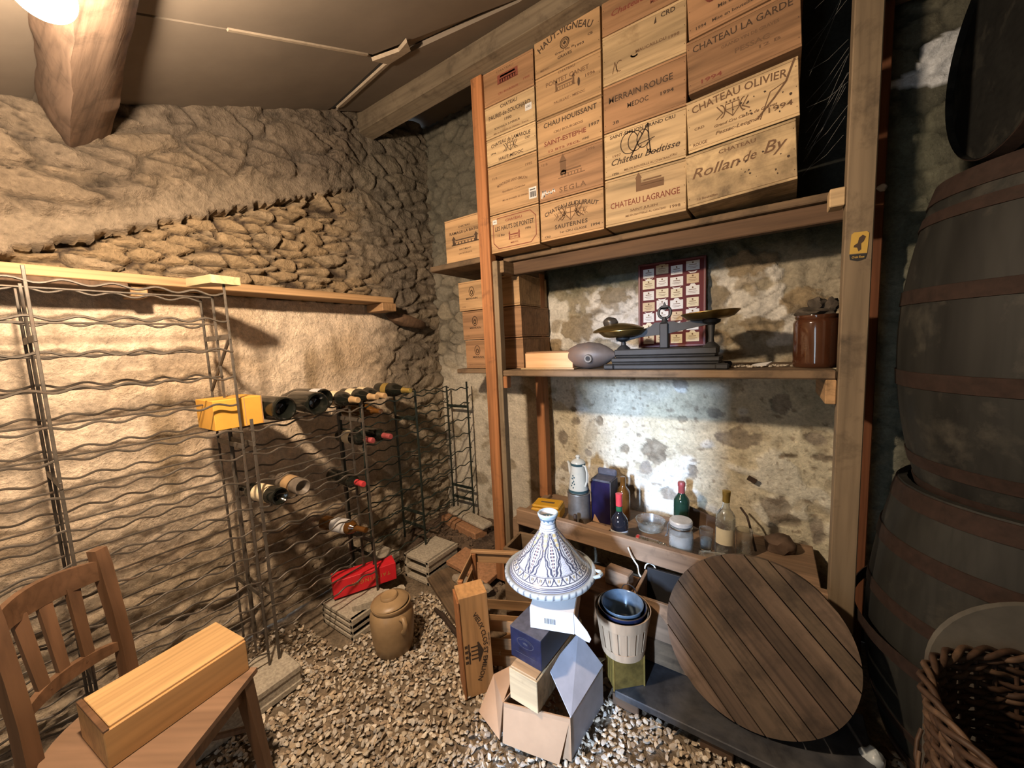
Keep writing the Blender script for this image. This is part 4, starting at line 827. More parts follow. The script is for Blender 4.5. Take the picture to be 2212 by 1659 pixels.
o=obj('plaster_crumbs',mb,M['cement'],loc=(-.02,1.86,ZS)); tag(o,'fallen plaster crumbs on the shelf between scale and jar','crumbs',kind='stuff')
t=thing('metal_badge','small gold embossed label with black foot nailed to the right post','label',(.2315,1.6545,1.682),rot=(0,.05,0))
mb=MB(); mb.prism([(-.021,-.026),(.021,-.026),(.021,.034),(.015,.040),(-.015,.040),(-.021,.034)],0,.0016,Rx(HP)); obj('gold_plate',mb,M['gold'],t,smooth=0)
mb=MB(); mb.prism([(-.021,-.028),(.021,-.028),(.018,-.044),(.0,-.050),(-.018,-.044)],0,.0016,Rx(HP)); obj('black_foot',mb,M['black'],t,smooth=0)
mb=MB(); mb.prism([(-.012,.0),(-.004,.006),(-.002,.022),(.006,.03),(.014,.024),(.010,.010),(.004,.004),(.006,-.014),(.0,-.02),(-.004,-.008),(-.013,-.006)],.0018,.0024,Rx(HP)); obj('dark_emblem',mb,M['ink'],t,smooth=0)
mb=MB(); put_text(mb,'Croix Rose',.010,0,-.037,shear=.3,d=.0022,wid=.030); obj('gold_script',mb,M['gold'],t,smooth=0)
# ================================================================ bench top
ZB=.419
t=thing('tool_case','yellow plastic case with carrying slot at the left end of the bench','case',(-1.045,1.86,ZB),.18)
mb=MB(); mb.bb(-.085,.085,-.06,.06,0,.062,.008); obj('case_body',mb,M['yellow'],t); mb=MB(); mb.bb(-.08,.08,-.055,.055,.0625,.08,.006); obj('case_lid',mb,M['yellow'],t)
mb=MB(); mb.bb(-.04,.04,-.008,.008,.0802,.0815); obj('carry_slot',mb,M['rough'],t)
o=obj('plastic_strip',MB().bb(-.07,.07,-.012,.012,0,.006,.002),M['lime'],loc=(-.90,1.765,ZB+.001),rot=(0,0,.25)); tag(o,'yellow-green plastic strip on the bench in front of the grey pot','strip')
t=thing('aluminium_pot','dull grey round aluminium pot under the enamel coffee pot','pot',(-.86,1.885,ZB))
mb=MB(); mb.lathe([(0,0),(.058,0),(.062,.005),(.062,.165),(.065,.168),(.064,.172),(.058,.170),(.0,.168)],40); obj('pot_body',mb,M['alu'],t)
t=thing('enamel_coffee_pot','cream enamel coffee pot with teal bands and flower sprig on the grey pot','coffee pot',(-.86,1.885,ZB+.173))
mb=MB(); mb.lathe([(0,0),(.052,0),(.056,.006),(.055,.02),(.050,.06),(.042,.12),(.038,.150),(.0395,.157),(.0,.157)],40); obj('pot_body',mb,M['enamel'],t,smooth=50)
mb=MB(); mb.lathe([(.0395,.150),(.0415,.154),(.0415,.160),(.039,.163)],40,cap=False); mb.lathe([(.0563,.004),(.0568,.010),(.0555,.018)],40,cap=False); obj('teal_band',mb,M['teal'],t)
mb=MB(); mb.lathe([(.040,.158),(.038,.168),(.026,.180),(.010,.185),(.009,.19),(.014,.198),(.009,.206),(0,.207)],36); obj('pot_lid',mb,M['enamel'],t,smooth=50)
mb=MB(); mb.tube([(.034,-.015,.155),(.055,-.03,.158),(.066,-.036,.13),(.066,-.036,.08),(.052,-.028,.045)],.0055,8); obj('handle',mb,M['enamel'],t)
mb=MB(); mb.tube([(-.045,.02,.07),(-.062,.028,.1),(-.070,.032,.14),(-.08,.036,.15)],[.012,.010,.008,.007],10); obj('spout',mb,M['enamel'],t)
mb=MB()
for a,b in((-.012,.10),(-.004,.092),(-.015,.085),(-.006,.07),(-.014,.06),(-.002,.055),(-.018,.045),(-.008,.035)): 
    r=.0435+.012*(1-b/.12); mb.blob((a,-math.sqrt(r*r-a*a)-.001,b),(.0045,.0015,.006),int(abs(a)*999),.3,1)
mb.tube([(-.014,-.0505,.03),(-.010,-.048,.06),(-.006,-.0455,.09)],.001,5); obj('flower_sprig',mb,M['teal'],t)
o=thing('gift_carton','tall dark violet carton with grey top behind the bench front','carton',(-.745,1.965,ZB),-.05)
mb=MB(); mb.bb(-.055,.055,-.05,.05,0,.232,.002); obj('box_body',mb,M['purple'],o); mb=MB(); mb.bb(-.055,.055,-.05,.05,.2325,.245,.003); mb.bb(-.05,.06,.03,.05,.245,.285,.008); obj('grey_top',mb,M['bluetop'],o); mb=MB(); mb.bb(.0553,.060,-.05,.05,0,.24); obj('grey_side',mb,M['bluetop'],o)
t=thing('brown_bottle','dark brown bottle half hidden behind the violet carton','bottle',(-.655,2.02,ZB)); mb=MB(); mb.lathe(bprof('bordeaux'),24,cap=False); obj('glass_body',mb,M['bglass'],t,smooth=50); t.scale=(1.,1.,.82)
t=thing('hand_bell','tiny dark brass bell figure standing on the bench before the grey pot','bell',(-.835,1.775,ZB))
mb=MB(); mb.lathe([(.0,0),(.017,0),(.018,.004),(.012,.02),(.008,.04),(.010,.05),(.007,.062),(.011,.075),(.008,.088),(0,.09)],16); obj('bell_body',mb,M['ink'],t)
t=thing('brass_clip','small polished metal clip lying beside the bell','clip',(-.79,1.775,ZB)); mb=MB(); mb.tube([(-.02,0,.004),(.0,.01,.008),(.03,.005,.004),(.01,-.012,.005)],.004,6,True); obj('clip_body',mb,M['steel'],t)
t=thing('flap_carton','small open brown carton with raised flap beside the brandy bottle','carton',(-.705,1.775,ZB),-.12)
mb=MB(); mb.bb(-.06,.06,-.035,.035,0,.045,.001); obj('box_body',mb,M['cardb'],t); mb=MB(); mb.add([(-.06,.035,.046),(.065,.035,.046),(.06,-.04,.058),(-.062,-.04,.058),(-.06,.035,.048),(.065,.035,.048),(.06,-.04,.060),(-.062,-.04,.060)],[(3,2,1,0),(4,5,6,7),(0,1,5,4),(1,2,6,5),(2,3,7,6),(3,0,4,7)]); mb.prism([(-.05,0),(-.01,0),(-.038,.04)],-.001,.001,T(0,.03,.058)@Rx(HP)); obj('flap',mb,M['cardb'],t)
t=thing('brandy_bottle','dark round brandy bottle with red capsule and white label','bottle',(-.600,1.785,ZB))
BP=[(0,.02),(.03,.004),(.038,0),(.042,.004),(.043,.01),(.043,.092),(.040,.112),(.030,.130),(.019,.142),(.0155,.155),(.0150,.19),(.0152,.24),(0,.241)]
mb=MB(); mb.lathe(BP,36,cap=False); obj('glass_body',mb,M['dark_gl'],t,smooth=50); mb=MB(); mb.lathe([(.0158,.182),(.0160,.235),(.0165,.243),(0,.245)],28); obj('capsule',mb,M['redcap'],t)
mb=MB(); mb.lathe([(.0436,.022),(.0436,.066)],30,cap=False,a0=-2.7,a1=.1); obj('paper_label',mb,M['white'],t); mb=MB(); mb.lathe([(.0439,.052),(.0439,.055)],12,cap=False,a0=-2.0,a1=-.9); mb.lathe([(.0439,.036),(.0439,.040)],12,cap=False,a0=-1.3,a1=-1.15); obj('label_print',mb,M['black'],t)
mb=MB(); mb.lathe([(.0156,.142),(.0154,.180)],24,cap=False); obj('green_neck',mb,plain('green_neck_glass',(.02,.09,.04),.08),t)
t=thing('wine_bottle','green wine bottle with red capsule standing behind the white jar','bottle',(-.352,2.01,ZB))
mb=MB(); mb.lathe(bprof('bordeaux'),32,cap=False,M=Matrix.Diagonal((1,1,.90,1))); obj('glass_body',mb,M['green_gl'],t,smooth=50); mb=MB(); mb.lathe([(.0158,.212),(.0160,.245),(.0185,.250),(.0185,.264),(.015,.2705),(0,.271)],24); obj('capsule',mb,M['greycap'],t)
t=thing('preserving_jar','clip-top glass jar filled with white powder on the bench','jar',(-.315,1.785,ZB))
mb=MB(); mb.lathe([(0,0),(.045,0),(.050,.005),(.0515,.015),(.0515,.105),(.049,.122),(.046,.132),(.046,.146),(.048,.150),(.043,.150),(.043,.130),(.046,.118),(.0485,.10),(.0485,.012),(.044,.006),(0,.006)],40,cap=False); obj('glass_body',mb,M['cglass'],t,smooth=50)
mb=MB(); mb.lathe([(0,.008),(.043,.008),(.0475,.014),(.0475,.098),(.044,.108),(.02,.104),(0,.112)],36,cap=False); obj('white_powder',mb,M['powder'],t,smooth=50)
mb=MB(); mb.lathe([(0,.1515),(.045,.1515),(.0495,.155),(.0495,.168),(.045,.174),(0,.175)],40); obj('glass_lid',mb,plain('dusty_glass_lid',(.40,.38,.34),.35,0,.5,.25,30),t)
mb=MB(); mb.lathe([(.0465,.136),(.0485,.138),(.0485,.142),(.0465,.144)],40,cap=False); obj('neck_ring',mb,M['steel'],t)
mb=MB(); mb.tube([(-.048,-.01,.16),(-.056,-.012,.14),(-.055,-.014,.11),(-.066,-.016,.085),(-.060,-.002,.085),(-.052,-.002,.12)],.0022,6); obj('wire_clip',mb,M['steel'],t)
t=thing('spirit_bottle','clear glass bottle with gold capsule and torn cream label','bottle',(-.148,1.865,ZB),rot=(0,.02,0))
mb=MB(); mb.lathe([(0,.016),(.028,.004),(.034,0),(.0385,.004),(.0395,.012),(.0395,.185),(.037,.200),(.028,.218),(.018,.232),(.0148,.245),(.0143,.30),(.0152,.302),(.0152,.31),(.0105,.31),(.0105,.245),(.015,.232),(.034,.198),(.0365,.183),(.0365,.012),(0,.022)],36,cap=False); obj('glass_body',mb,M['cglass_d'],t,smooth=50)
mb=MB(); mb.lathe([(.0153,.262),(.0156,.29),(.0172,.294),(.0172,.312),(0,.3135)],28); obj('capsule',mb,M['goldcap'],t); mb=MB(); mb.lathe([(.0400,.075),(.0402,.11),(.0400,.148)],24,cap=False,a0=-2.6,a1=-.6); obj('paper_label',mb,M['label_c'],t)
mb=MB(); mb.lathe([(0,.017),(.035,.014),(.036,.05),(0,.05)],28,cap=False); obj('dark_liquid',mb,M['ink'],t)
t=thing('drinking_glass','upright glass holding something white, left of the clear bottle','glass',(-.226,1.905,ZB)); mb=MB(); mb.lathe([(0,0),(.026,0),(.030,.10),(.028,.10),(.0245,.006),(0,.006)],28,cap=False); obj('glass_body',mb,M['cglass_d'],t,smooth=50); mb=MB(); mb.lathe([(0,.008),(.022,.008),(.0245,.05),(0,.06)],24,cap=False); obj('white_filling',mb,M['powder'],t)
t=thing('drinking_glass','glass tumbler lying on its side in front of the clear bottle','glass',(-.235,1.765,ZB+.030),rot=(0,HP+.05,.30)); mb=MB(); mb.lathe([(0,0),(.026,0),(.0305,.10),(.0285,.10),(.0245,.006),(0,.006)],28,cap=False); obj('glass_body',mb,M['cglass_d'],t,smooth=50)
t=thing('glass_beaker','tall dusty clear glass behind the clear bottle on the right','glass',(-.075,1.93,ZB)); mb=MB(); mb.lathe([(0,0),(.030,0),(.034,.12),(.032,.12),(.0285,.006),(0,.006)],28,cap=False); obj('glass_body',mb,M['cglass_d'],t,smooth=50)
t=thing('plastic_tube','clear plastic tube with red end lying on the bench left of the jar','tube',(-.47,1.80,ZB+.021),rot=(0,HP,-.12)); mb=MB(); mb.lathe([(0,-.055),(.018,-.055),(.020,-.05),(.020,.05),(.018,.055),(0,.055)],24); obj('tube_body',mb,M['cglass_d'],t); mb=MB(); mb.lathe([(.0203,-.05),(.0203,-.036)],20,cap=False); mb.lathe([(.0202,-.03),(.0202,.05)],8,cap=False,a0=2.4,a1=2.9); obj('red_print',mb,M['redcap'],t)
t=thing('glass_dish','dusty clear glass dish pushed back against the wall behind the plastic tube','dish',(-.50,1.98,ZB)); mb=MB(); mb.lathe([(0,0),(.06,0),(.075,.05),(.072,.05),(.058,.006),(0,.006)],32,cap=False); obj('dish_body',mb,M['cglass_d'],t,smooth=50)
o=obj('crumpled_foil',MB().blob((0,0,.022),(.028,.024,.022),9,.7,3,fr=2.5),M['cglass_d'],loc=(-.395,1.775,ZB)); tag(o,'crumpled clear wrapper between the plastic tube and the white jar','wrapper')
o=obj('dark_board',MB().bb(-.10,.10,-.006,.006,0,.09,.002,Rx(-.12)),M['darkw'],loc=(-.265,2.09,ZB),rot=(0,.28,.0)); tag(o,'dark brown board leaning on the wall behind the jar','board')
mb=MB(); mb.tube([(-.04,.10,.14),(-.01,.05,.12),(.005,.02,.08),(.02,-.02,.03),(.03,-.05,.005)],.005,6); o=obj('bent_stick',mb,M['stick'],loc=(-.06,2.03,ZB)); tag(o,'dark bent stick leaning behind the clear bottle','stick')
o=obj('slate_piece',MB().bb(-.02,.02,-.004,.004,-.012,.012,.001),M['stick'],loc=(-.055,2.16,.70),rot=(0,.45,0)); tag(o,'dark slate fragment sticking from the wall beside the gold capsule','slate')
o=obj('stone_lump',MB().blob((0,0,.03),(.06,.05,.045),12,.35,3),M['bark'],loc=(.06,2.05,ZB)); tag(o,'brown fieldstone resting at the right end of the bench','stone')
# ================================================================ under and before the bench
t=thing('storage_crate','open wooden crate with dark inside and white squiggle, behind the round lid','crate',(-.18,1.605,.0785))
def wall5(t,w,d,z0,z1,th,m,mi=None,name='crate_body'):
    mb=MB(); mb.bb(-w/2,w/2,-d/2,-d/2+th,z0,z1,.002); mb.bb(-w/2,w/2,d/2-th,d/2,z0,z1,.002); mb.bb(-w/2,-w/2+th,-d/2+th,d/2-th,z0,z1,.002); mb.bb(w/2-th,w/2,-d/2+th,d/2-th,z0,z1,.002); mb.bb(-w/2+th,w/2-th,-d/2+th,d/2-th,z0,z0+.01); obj(name,mb,M[m],t)
wall5(t,.55,.21,.11,.275,.014,'rail'); mb=MB(); mb.bb(-.275,.275,-.105,.105,0,.108,.004); obj('lower_case',mb,M['rough'],t)
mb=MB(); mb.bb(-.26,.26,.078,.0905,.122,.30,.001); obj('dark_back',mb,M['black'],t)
mb=MB(); line(mb,[(-.10,.19),(-.095,.245)],.005); line(mb,ringp(-.082,.228,.014,.014,12,-2.6,3.2),.005); line(mb,[(-.088,.21),(-.066,.21),(-.060,.222)],.004); mb.v=[(x,y+.0775,z) for x,y,z in mb.v]; obj('white_squiggle',mb,M['white'],t,smooth=0)
t=thing('wooden_chest','plain orange-brown wooden chest under the bench behind the tagine','chest',(-.665,1.56,0)); mb=MB(); mb.bb(-.195,.195,-.09,.09,0,.325,.003); obj('chest_body',mb,wood('chest_wood',(.20,.105,.048),'x'),t); mb=MB(); mb.bb(-.20,.20,-.095,.095,.3255,.338,.002); obj('chest_lid',mb,wood('chest_lid_wood',(.20,.105,.048),'x'),t)
o=obj('wood_block',MB().bb(-.055,.055,-.03,.03,0,.07,.005),M['rail'],loc=(-.53,1.56,.3395),rot=(0,0,-.12)); tag(o,'pale wooden block lying on the chest below the bench rail','wood')
t=thing('open_box','open-topped brown wooden box under the bench beside the orange post','box',(-1.0,1.597,0),.10); wall5(t,.24,.19,.0,.385,.016,'rough')
mb=MB(); mb.tube([(-.02,.0,.12),(.0,-.005,.08),(.025,-.008,.05),(.03,-.008,.015),(.04,-.01,.0)],.0035,6); o=obj('white_cable',mb,M['cable'],loc=(-.50,1.66,.345)); tag(o,'white cable hanging below the bench rail','cable')
mb=MB(); mb.tube([V(.025*math.cos(a),0,.032*math.sin(a)) for a in [PI*k/10 for k in range(11)]],.003,6); o=obj('cable_loop',mb,M['cable'],loc=(-.43,1.70,.36)); tag(o,'small loop of white cable under the bench rail next to the crate','cable')
# black pallet platform
t=thing('low_platform','low black weathered board platform on the gravel under the round lid','platform',(-.10,1.50,.0)); mb=MB(); mb.bb(-.365,.40,-.205,.15,.050,.078,.003); obj('top_board',mb,M['plat'],t)
for x in(-.33,-.02,.30): obj('bearer',MB().bb(x-.05,x+.05,-.19,.14,.0,.049,.003),M['darkw'],t)
# round lid
t=thing('barrel_head','large round plank barrel head leaning against the crate on the black platform','barrel head',(-.023,1.456,.358),rot=(HP-.253,.0,0)); t.rotation_euler=(HP-.253,0,0)
mb=MB(); mb.c=[]; R_=.281; e=[-.281,-.225,-.165,-.085,-.03,.045,.105,.170,.222,.281]; q=Rz(-.80); rn=random.Random(8)
for a,b in zip(e,e[1:]):
    P=[]; a2,b2=a+.0020,b-.0020
    for k in range(13):
        v=a2+(b2-a2)*k/12; P.append((math.sqrt(max(0,R_*R_-v*v)),v))
    P=P+[(-x,v) for x,v in P[::-1]]
    P=[p for i,p in enumerate(P) if i==0 or (abs(p[0]-P[i-1][0])+abs(p[1]-P[i-1][1]))>1e-5]
    n0=len(mb.v); mb.prism(P,-.011+rn.uniform(-.0015,.0015),.012); k=rn.uniform(.72,1.15); mb.c+=[(k,k*rn.uniform(.95,1.02),k*.96)]*(len(mb.v)-n0)
lm=obj('plank_disc',mb,M['lid'],t,rot=(0,0,-.80),smooth=0)
# tin with basket and bowls
t=thing('metal_tin','square olive-gold metal tin under the veneer basket','tin',(-.455,1.372,.0785),.73); mb=MB(); mb.bb(-.062,.062,-.052,.052,0,.128,.004); obj('tin_body',mb,M['tin'],t); mb=MB()
for k in(-1,1): mb.bb(k*.062-.003,k*.062+.003,-.055,-.050,0,.13,.001)
for k in range(5): mb.bb(-.0635,-.0615,-.04+.018*k,-.034+.018*k,.01,.12)
obj('rim_seam',mb,M['goldcap'],t)
t=thing('veneer_basket','pale wood veneer basket on the gold tin, holding enamel bowls','basket',(-.455,1.372,.208))
mb=MB(); mb.c=None; seg=18
mb.lathe([(0,0),(.070,0),(.078,.006),(.0985,.165),(.0955,.165),(.074,.008),(0,.006)],54,cap=False); obj('basket_wall',mb,M['veneer'],t,smooth=40)
mb=MB()
for k in range(seg):
    a=2*PI*k/seg; mb.bb(-.0115,.0115,-.0012,.0012,0,.125,.0005,Rz(a)@T(0,-.0845,.03)@Rx(.127))
obj('stave_strip',mb,M['veneer'],t)
for z0,z1,r0,r1 in((.128,.172,.0965,.103),(.002,.034,.0795,.0845)):
    mb=MB(); mb.lathe([(r0,z0),(r0+.003,z0),(r1+.003,z1),(r1,z1)],54,cap=False); obj('hoop_band',mb,M['veneer'],t,smooth=40)
t=thing('enamel_pail','navy-edged enamel pail nested in the veneer basket','pail',(-.455,1.372,.222)); mb=MB(); mb.lathe([(0,.0),(.068,.0),(.088,.160),(.091,.163),(.091,.167),(.086,.165),(.066,.004),(0,.004)],48,cap=False); obj('pail_body',mb,M['navy'],t,smooth=40)
mb=MB(); mb.tube([V(.0905*math.cos(a),.0905*math.sin(a),.168) for a in [2*PI*k/48 for k in range(48)]],.0016,6,True); obj('rim',mb,M['steel'],t); mb=MB(); mb.tube([V(.030*math.cos(a),.088+.0,.168+.030*math.sin(a)) for a in [PI*k/14 for k in range(15)]],.0022,6); obj('wire_handle',mb,M['steel'],t)
t=thing('enamel_bowl','blue-grey enamel bowl resting inside the navy pail','bowl',(-.455,1.372,.297)); mb=MB(); mb.lathe([(0,.0),(.052,.0),(.062,.012),(.076,.098),(.080,.100),(.079,.103),(.074,.100),(.060,.014),(.05,.004),(0,.004)],48,cap=False); obj('bowl_body',mb,M['enamel_b'],t,smooth=50)
# slatted crate and the tall 'Vieux Clos' box
t=thing('slatted_crate','open slatted wooden crate standing behind the tall lettered wine box','crate',(-.992,1.326,.0),.42)
for s in(-1,1):
    for k in(-1,1): obj('corner_strip',MB().bb(s*.17-.010,s*.17+.010,k*.11-.009,k*.11+.009,0,.40,.002),M['pine_z'],t)
for k in range(5):
    z=.02+.082*k
    for s in(-1,1): obj('side_slat',MB().bb(s*.1835-.003,s*.1835+.003,-.115,.115,z,z+.05,.001),M['pine_y'],t)
    if k in(0,1,4): obj('back_slat',MB().bb(-.18,.18,.1195,.1255,z,z+.05,.001),M['pine'],t)
    if k in(0,1,2): obj('front_slat',MB().bb(-.18,.18,-.1255,-.1195,z,z+.05,.001),M['pine'],t)
obj('top_rail',MB().bb(-.186,.186,.105,.127,.40,.414,.002),M['pine'],t); obj('base_board',MB().bb(-.16,.16,-.10,.10,.004,.014,.001),M['pine'],t)
c,s_=math.cos(.92),math.sin(.92)
t=thing('wine_box','tall narrow wine box standing on end, lettered Vieux Clos St Emilion','wine box',(-.945-.052*.8,1.072+.052*.6,.002),.92-0.0,rot=(-.03,-.02,.92))
mb=MB(); mb.bb(-.058,.058,-.050,.050,0,.425,.0015); obj('box_body',mb,wood('tall_box_wood',(.50,.28,.12),'z',dark=.7),t)
mb=MB(); mb.bb(-.0665,-.0585,-.054,.050,0,.412,.001); obj('sliding_lid',mb,M['pine_z'],t)
mb=MB(); put_text(mb,'VIEUX CLOS ST EMILION',.026,.034,.205,arc=.30,rot=-HP,bold=.02,wid=.30,d=.0506); obj('printed_lettering',mb,M['ink'],t,smooth=0)
mb=MB(); put_text(mb,'GRAND CRU',.010,.050,.225,rot=-HP,d=.0506)
obj('small_lettering',mb,M['ink_soft'],t,smooth=0)
mb=MB(); h0=-.03
for k in range(4): qd(mb,-.012,.155+k*.017+.005,.028,.006,0,.0506)
qd(mb,-.034,.185,.006,.085,0,.0506); qd(mb,.004,.185,.005,.085,0,.0506); mb.add([(.007,-.0506,.142),(.007,-.0506,.228),(.026,-.0506,.185)],[(0,1,2)]); 
mb.add([(.011,-.0508,.165),(.011,-.0508,.205),(.020,-.0508,.185)],[(0,1,2)])
for k in range(4): qd(mb,-.045,.152+k*.022,.012,.012,0,.0506)
line(mb,ringp(-.040,.185,.010,.014,8,-1.6,1.6),.004,.0507); obj('stamped_temple',mb,M['ink'],t,smooth=0)
# open carton at the bottom of the pile
t=thing('open_carton','open brown and white carton with spread flaps at the bottom of the pile','carton',(-.63,1.12,.0))
def sheet(P,th,m,nm,par):
    a=[Vector(p) for p in P]; nn=(a[1]-a[0]).cross(a[2]-a[0]).normalized()*th
    mb=MB(); n=len(a); mb.add(a+[p+nn for p in a],[tuple(range(n))[::-1],tuple(range(n,2*n))]+[(i,(i+1)%n,n+(i+1)%n,n+i) for i in range(n)]); return obj(nm,mb,M[m],par,smooth=0)
A_,B_,C_,D_=[V(x+.63,y-1.12,0) for x,y in((-.752,.968),(-.527,1.037),(-.508,1.285),(-.738,1.225))]; U=V(0,0,1); Hc=.165; lo_=U*.005
sheet([A_+lo_,B_+lo_,B_+U*Hc,A_+U*Hc],.004,'cardb','front_wall',t); sheet([B_+lo_,C_+lo_,C_+U*(Hc+.005),B_+U*Hc],-.004,'cardw','white_side',t); sheet([C_+lo_,D_+lo_,D_+U*Hc,C_+U*Hc],.004,'cardb','back_wall',t); sheet([D_+lo_,A_+lo_,A_+U*Hc,D_+U*Hc],.004,'cardb','left_wall',t); sheet([A_+lo_,B_+lo_,C_+lo_,D_+lo_],.004,'cardb','base_panel',t)
H_=U*Hc
O_=V(.63,-1.12,0)
sheet([A_+H_+V(0,-.001,0),B_+H_+V(0,-.001,0),O_+V(-.556,.998,.010),O_+V(-.66,.966,.022),O_+V(-.745,.940,.035)],.003,'cardb','front_flap',t)
sheet([A_+H_+V(-.002,-.004,0),O_+V(-.757,.938,.042),O_+V(-.879,.975,.05),O_+V(-.868,1.062,.14),O_+V(-.80,1.13,.17)],.003,'cardb','left_flap',t)
sheet([B_+H_+V(0,0,.002),C_+H_+V(0,0,.007),C_+H_+V(-.095,-.01,.11),B_+H_+V(-.105,.045,.098)],.003,'cardw','right_flap',t)
sheet([C_+H_+V(-.02,0,.005),D_+H_+V(.1,0,0),D_+H_+V(.1,.08,-.03),C_+H_+V(-.01,.07,-.02)],.003,'cardw','back_flap',t)
t=thing('wine_box','small pale pine box in the pile between the blue box and the open carton','wine box',(-.677,1.165,.168),-.03)
mb=MB(); mb.bb(-.058,.058,-.175,.175,.0,.118,.002); obj('box_body',mb,M['crate_pale'],t); mb=MB(); mb.bb(-.052,.052,-.17,.1755,.1185,.1245,.001); obj('sliding_lid',mb,M['crate_tan'],t); mb=MB(); mb.add([(.0+.016*math.cos(a)*(1+.3*math.sin(3*a)),-.10+.011*math.sin(a),.1252) for a in [PI*k/6 for k in range(12)]],[tuple(range(12))]); obj('dark_stain',mb,M['ink'],t,smooth=0)
t=thing('blue_carton','glossy dark blue carton with dusty top in the middle of the pile','carton',(-.683,1.17,.2935),-.06)
mb=MB(); mb.bb(-.066,.066,-.14,.14,0,.115,.002); obj('box_body',mb,M['blue'],t); mb=MB(); mb.bb(-.066,.066,-.14,.14,.1152,.1165); obj('dusty_top',mb,M['bluetop'],t)
mb=MB(); line(mb,ringp(0,.075,.035,.018,20),.0012); line(mb,ringp(0,.075,.028,.013,16,.4,2.7),.0012); put_text(mb,'VIN',.012,0,.073,d=.0006); qd(mb,0,.03,.09,.001); mb.v=[(x,y-.1402,z) for x,y,z in mb.v]; obj('pale_emblem',mb,M['bluetop'],t,smooth=0)
# white carton
ang=math.atan2(.05,.155); t=thing('white_carton','white paper carton with open flap and barcode directly under the tagine','carton',(-.612,1.085,.4115),ang)
mb=MB(); mb.bb(-.078,.078,.0,.19,0,.078,.001); obj('box_body',mb,M['white'],t,smooth=0)
mb=MB(); mb.bb(.0785,.080,0.004,.19,.002,.077); obj('grey_side',mb,M['cardb'],t,smooth=0)
sheet([(.079,-.001,.004),(.079,-.001,.076),(.125,-.022,.036),(.137,-.027,.016),(.131,-.026,.002),(.117,-.018,-.002)],.0015,'white','side_flap',t)
mb=MB()
for k in range(11): qd(mb,-.024+k*.0036,.036,.0010+.0011*(k%3==0),.020,0,.0012)
obj('barcode',mb,M['black'],t,smooth=0)
# ------------------------------------------------ tagine
ZT=.492
t=thing('tagine','white and blue-grey patterned ceramic tagine with conical lid on top of the pile','tagine',(-.690,1.225,ZT),.25)
RB=.176
mb=MB(); mb.c=[]; n=160
P=[(0,.0),(.10,.0),(.115,.006),(.150,.022),(.170,.036),(.176,.045),(.176,.056),(.170,.060),(.160,.058),(.155,.048),(.10,.022),(0,.02)]
for k in range(n):
    a=2*PI*k/n
    for i,(r,z) in enumerate(P):
        mb.v.append((r*math.cos(a),r*math.sin(a),z)); 
        d_=(.10,.11,.13) if (k%4<1 and i in(5,6)) else ((.45,.47,.45) if i in(4,5,6) else ((.30,.33,.34) if i>=7 else (.55,.55,.52)))
        mb.c.append(d_)
m_=len(P)
for k in range(n):
    l=(k+1)%n
    for i in range(m_-1): mb.f.append((k*m_+i,l*m_+i,l*m_+i+1,k*m_+i+1))
obj('tagine_base',mb,M['tagine'],t,smooth=60)
PR=[(.158,.050),(.157,.058),(.150,.066),(.138,.078),(.124,.094),(.106,.118),(.088,.142),(.068,.168),(.050,.192),(.038,.210),(.033,.219),(.0335,.222),(.031,.226),(.030,.238),(.0285,.244),(.030,.250),(.034,.262),(.0385,.272),(.040,.279),(.037,.283),(.031,.281),(.026,.270),(.022,.25),(0,.248)]
def resamp(P,st):
    out=[]
    for (a,b),(c,d) in zip(P,P[1:]):
        k=max(1,int(math.hypot(c-a,d-b)/st))
        for i in range(k): out.append((a+(c-a)*i/k,b+(d-b)*i/k))
    return out+[P[-1]]
RS=resamp(PR,.0014)
BL=(.060,.062,.09); WH=(.50,.495,.48); TN=(.50,.40,.20); GR=(.35,.36,.42)
def tag_col(a,r,z):
    def stripe(zc,w): return abs(z-zc)<w
    if z>.2455 and z<.268:
        u=(a/(2*PI)*12)%1; v=(z-.250)/.014
        if z<.250 or z>.2655: return WH
        return (.10,.16,.22) if abs(u-.5)*2<v or abs(u-.5)*2>1-(v-.5) and v>.5 else WH
    if z>=.268: return (.36,.43,.46) if r>.030 else (.55,.5,.45)
    if z>.214:
        return BL if stripe(.2205,.0011) or stripe(.228,.0009) or stripe(.2445,.001) else WH
    if z<.0655: return BL if stripe(.060,.0012) or stripe(.0645,.0010) else GR
    if z<.096:
        if stripe(.0675,.0011) or stripe(.0735,.0010) or stripe(.0925,.0012) or stripe(.0955,.0008): return BL
        if z<.075 or z>.0915: return WH
        u=(a/(2*PI)*26)%1; v=(z-.075)/.0165; x=abs(u-.5)*2
        ar=math.sqrt(max(0,1-((1-v)*1.0)**2)) if v<1 else 1
        e=abs(x-(.25+.75*v**.6)); 
        if e<.16: return BL
        if x<(.25+.75*v**.6) and x<.28 and .35<v<.8: return TN if x<.10 else BL
        return WH
    # ogee lattice
    H0,H1=.098,.213; v=(z-H0)/(H1-H0); s=8; u=(a/(2*PI)*s)%1; x=abs(u-.5)*2       # x 0 at motif centre, 1 at edge
    wv=.06*math.sin(v*34)
    A=abs(1-abs(2*v-1.0)) # diamond profile
    bnd=.12+.80*A**1.1+wv
    lw=.085+.05*v
    if abs(x-bnd)<lw: return BL
    if x<bnd:
        q=abs(x/(bnd+1e-3)); 
        if abs(q-.62)<.07: return BL
        if q<.30 and abs(math.sin(v*40))>.55: return BL if q>.12 else (.30,.22,.2)
        return WH
    y=(1-x)/(1-bnd+1e-3)
    if abs(y-.60)<.09: return BL
    if y<.5:
        if v>.55: return TN if abs(math.sin(v*25))>.5 else WH
        return GR if (math.sin(v*120)*math.sin(u*60))>.1 else WH
    return WH
mb=MB(); mb.c=[]; n=420; m_=len(RS)
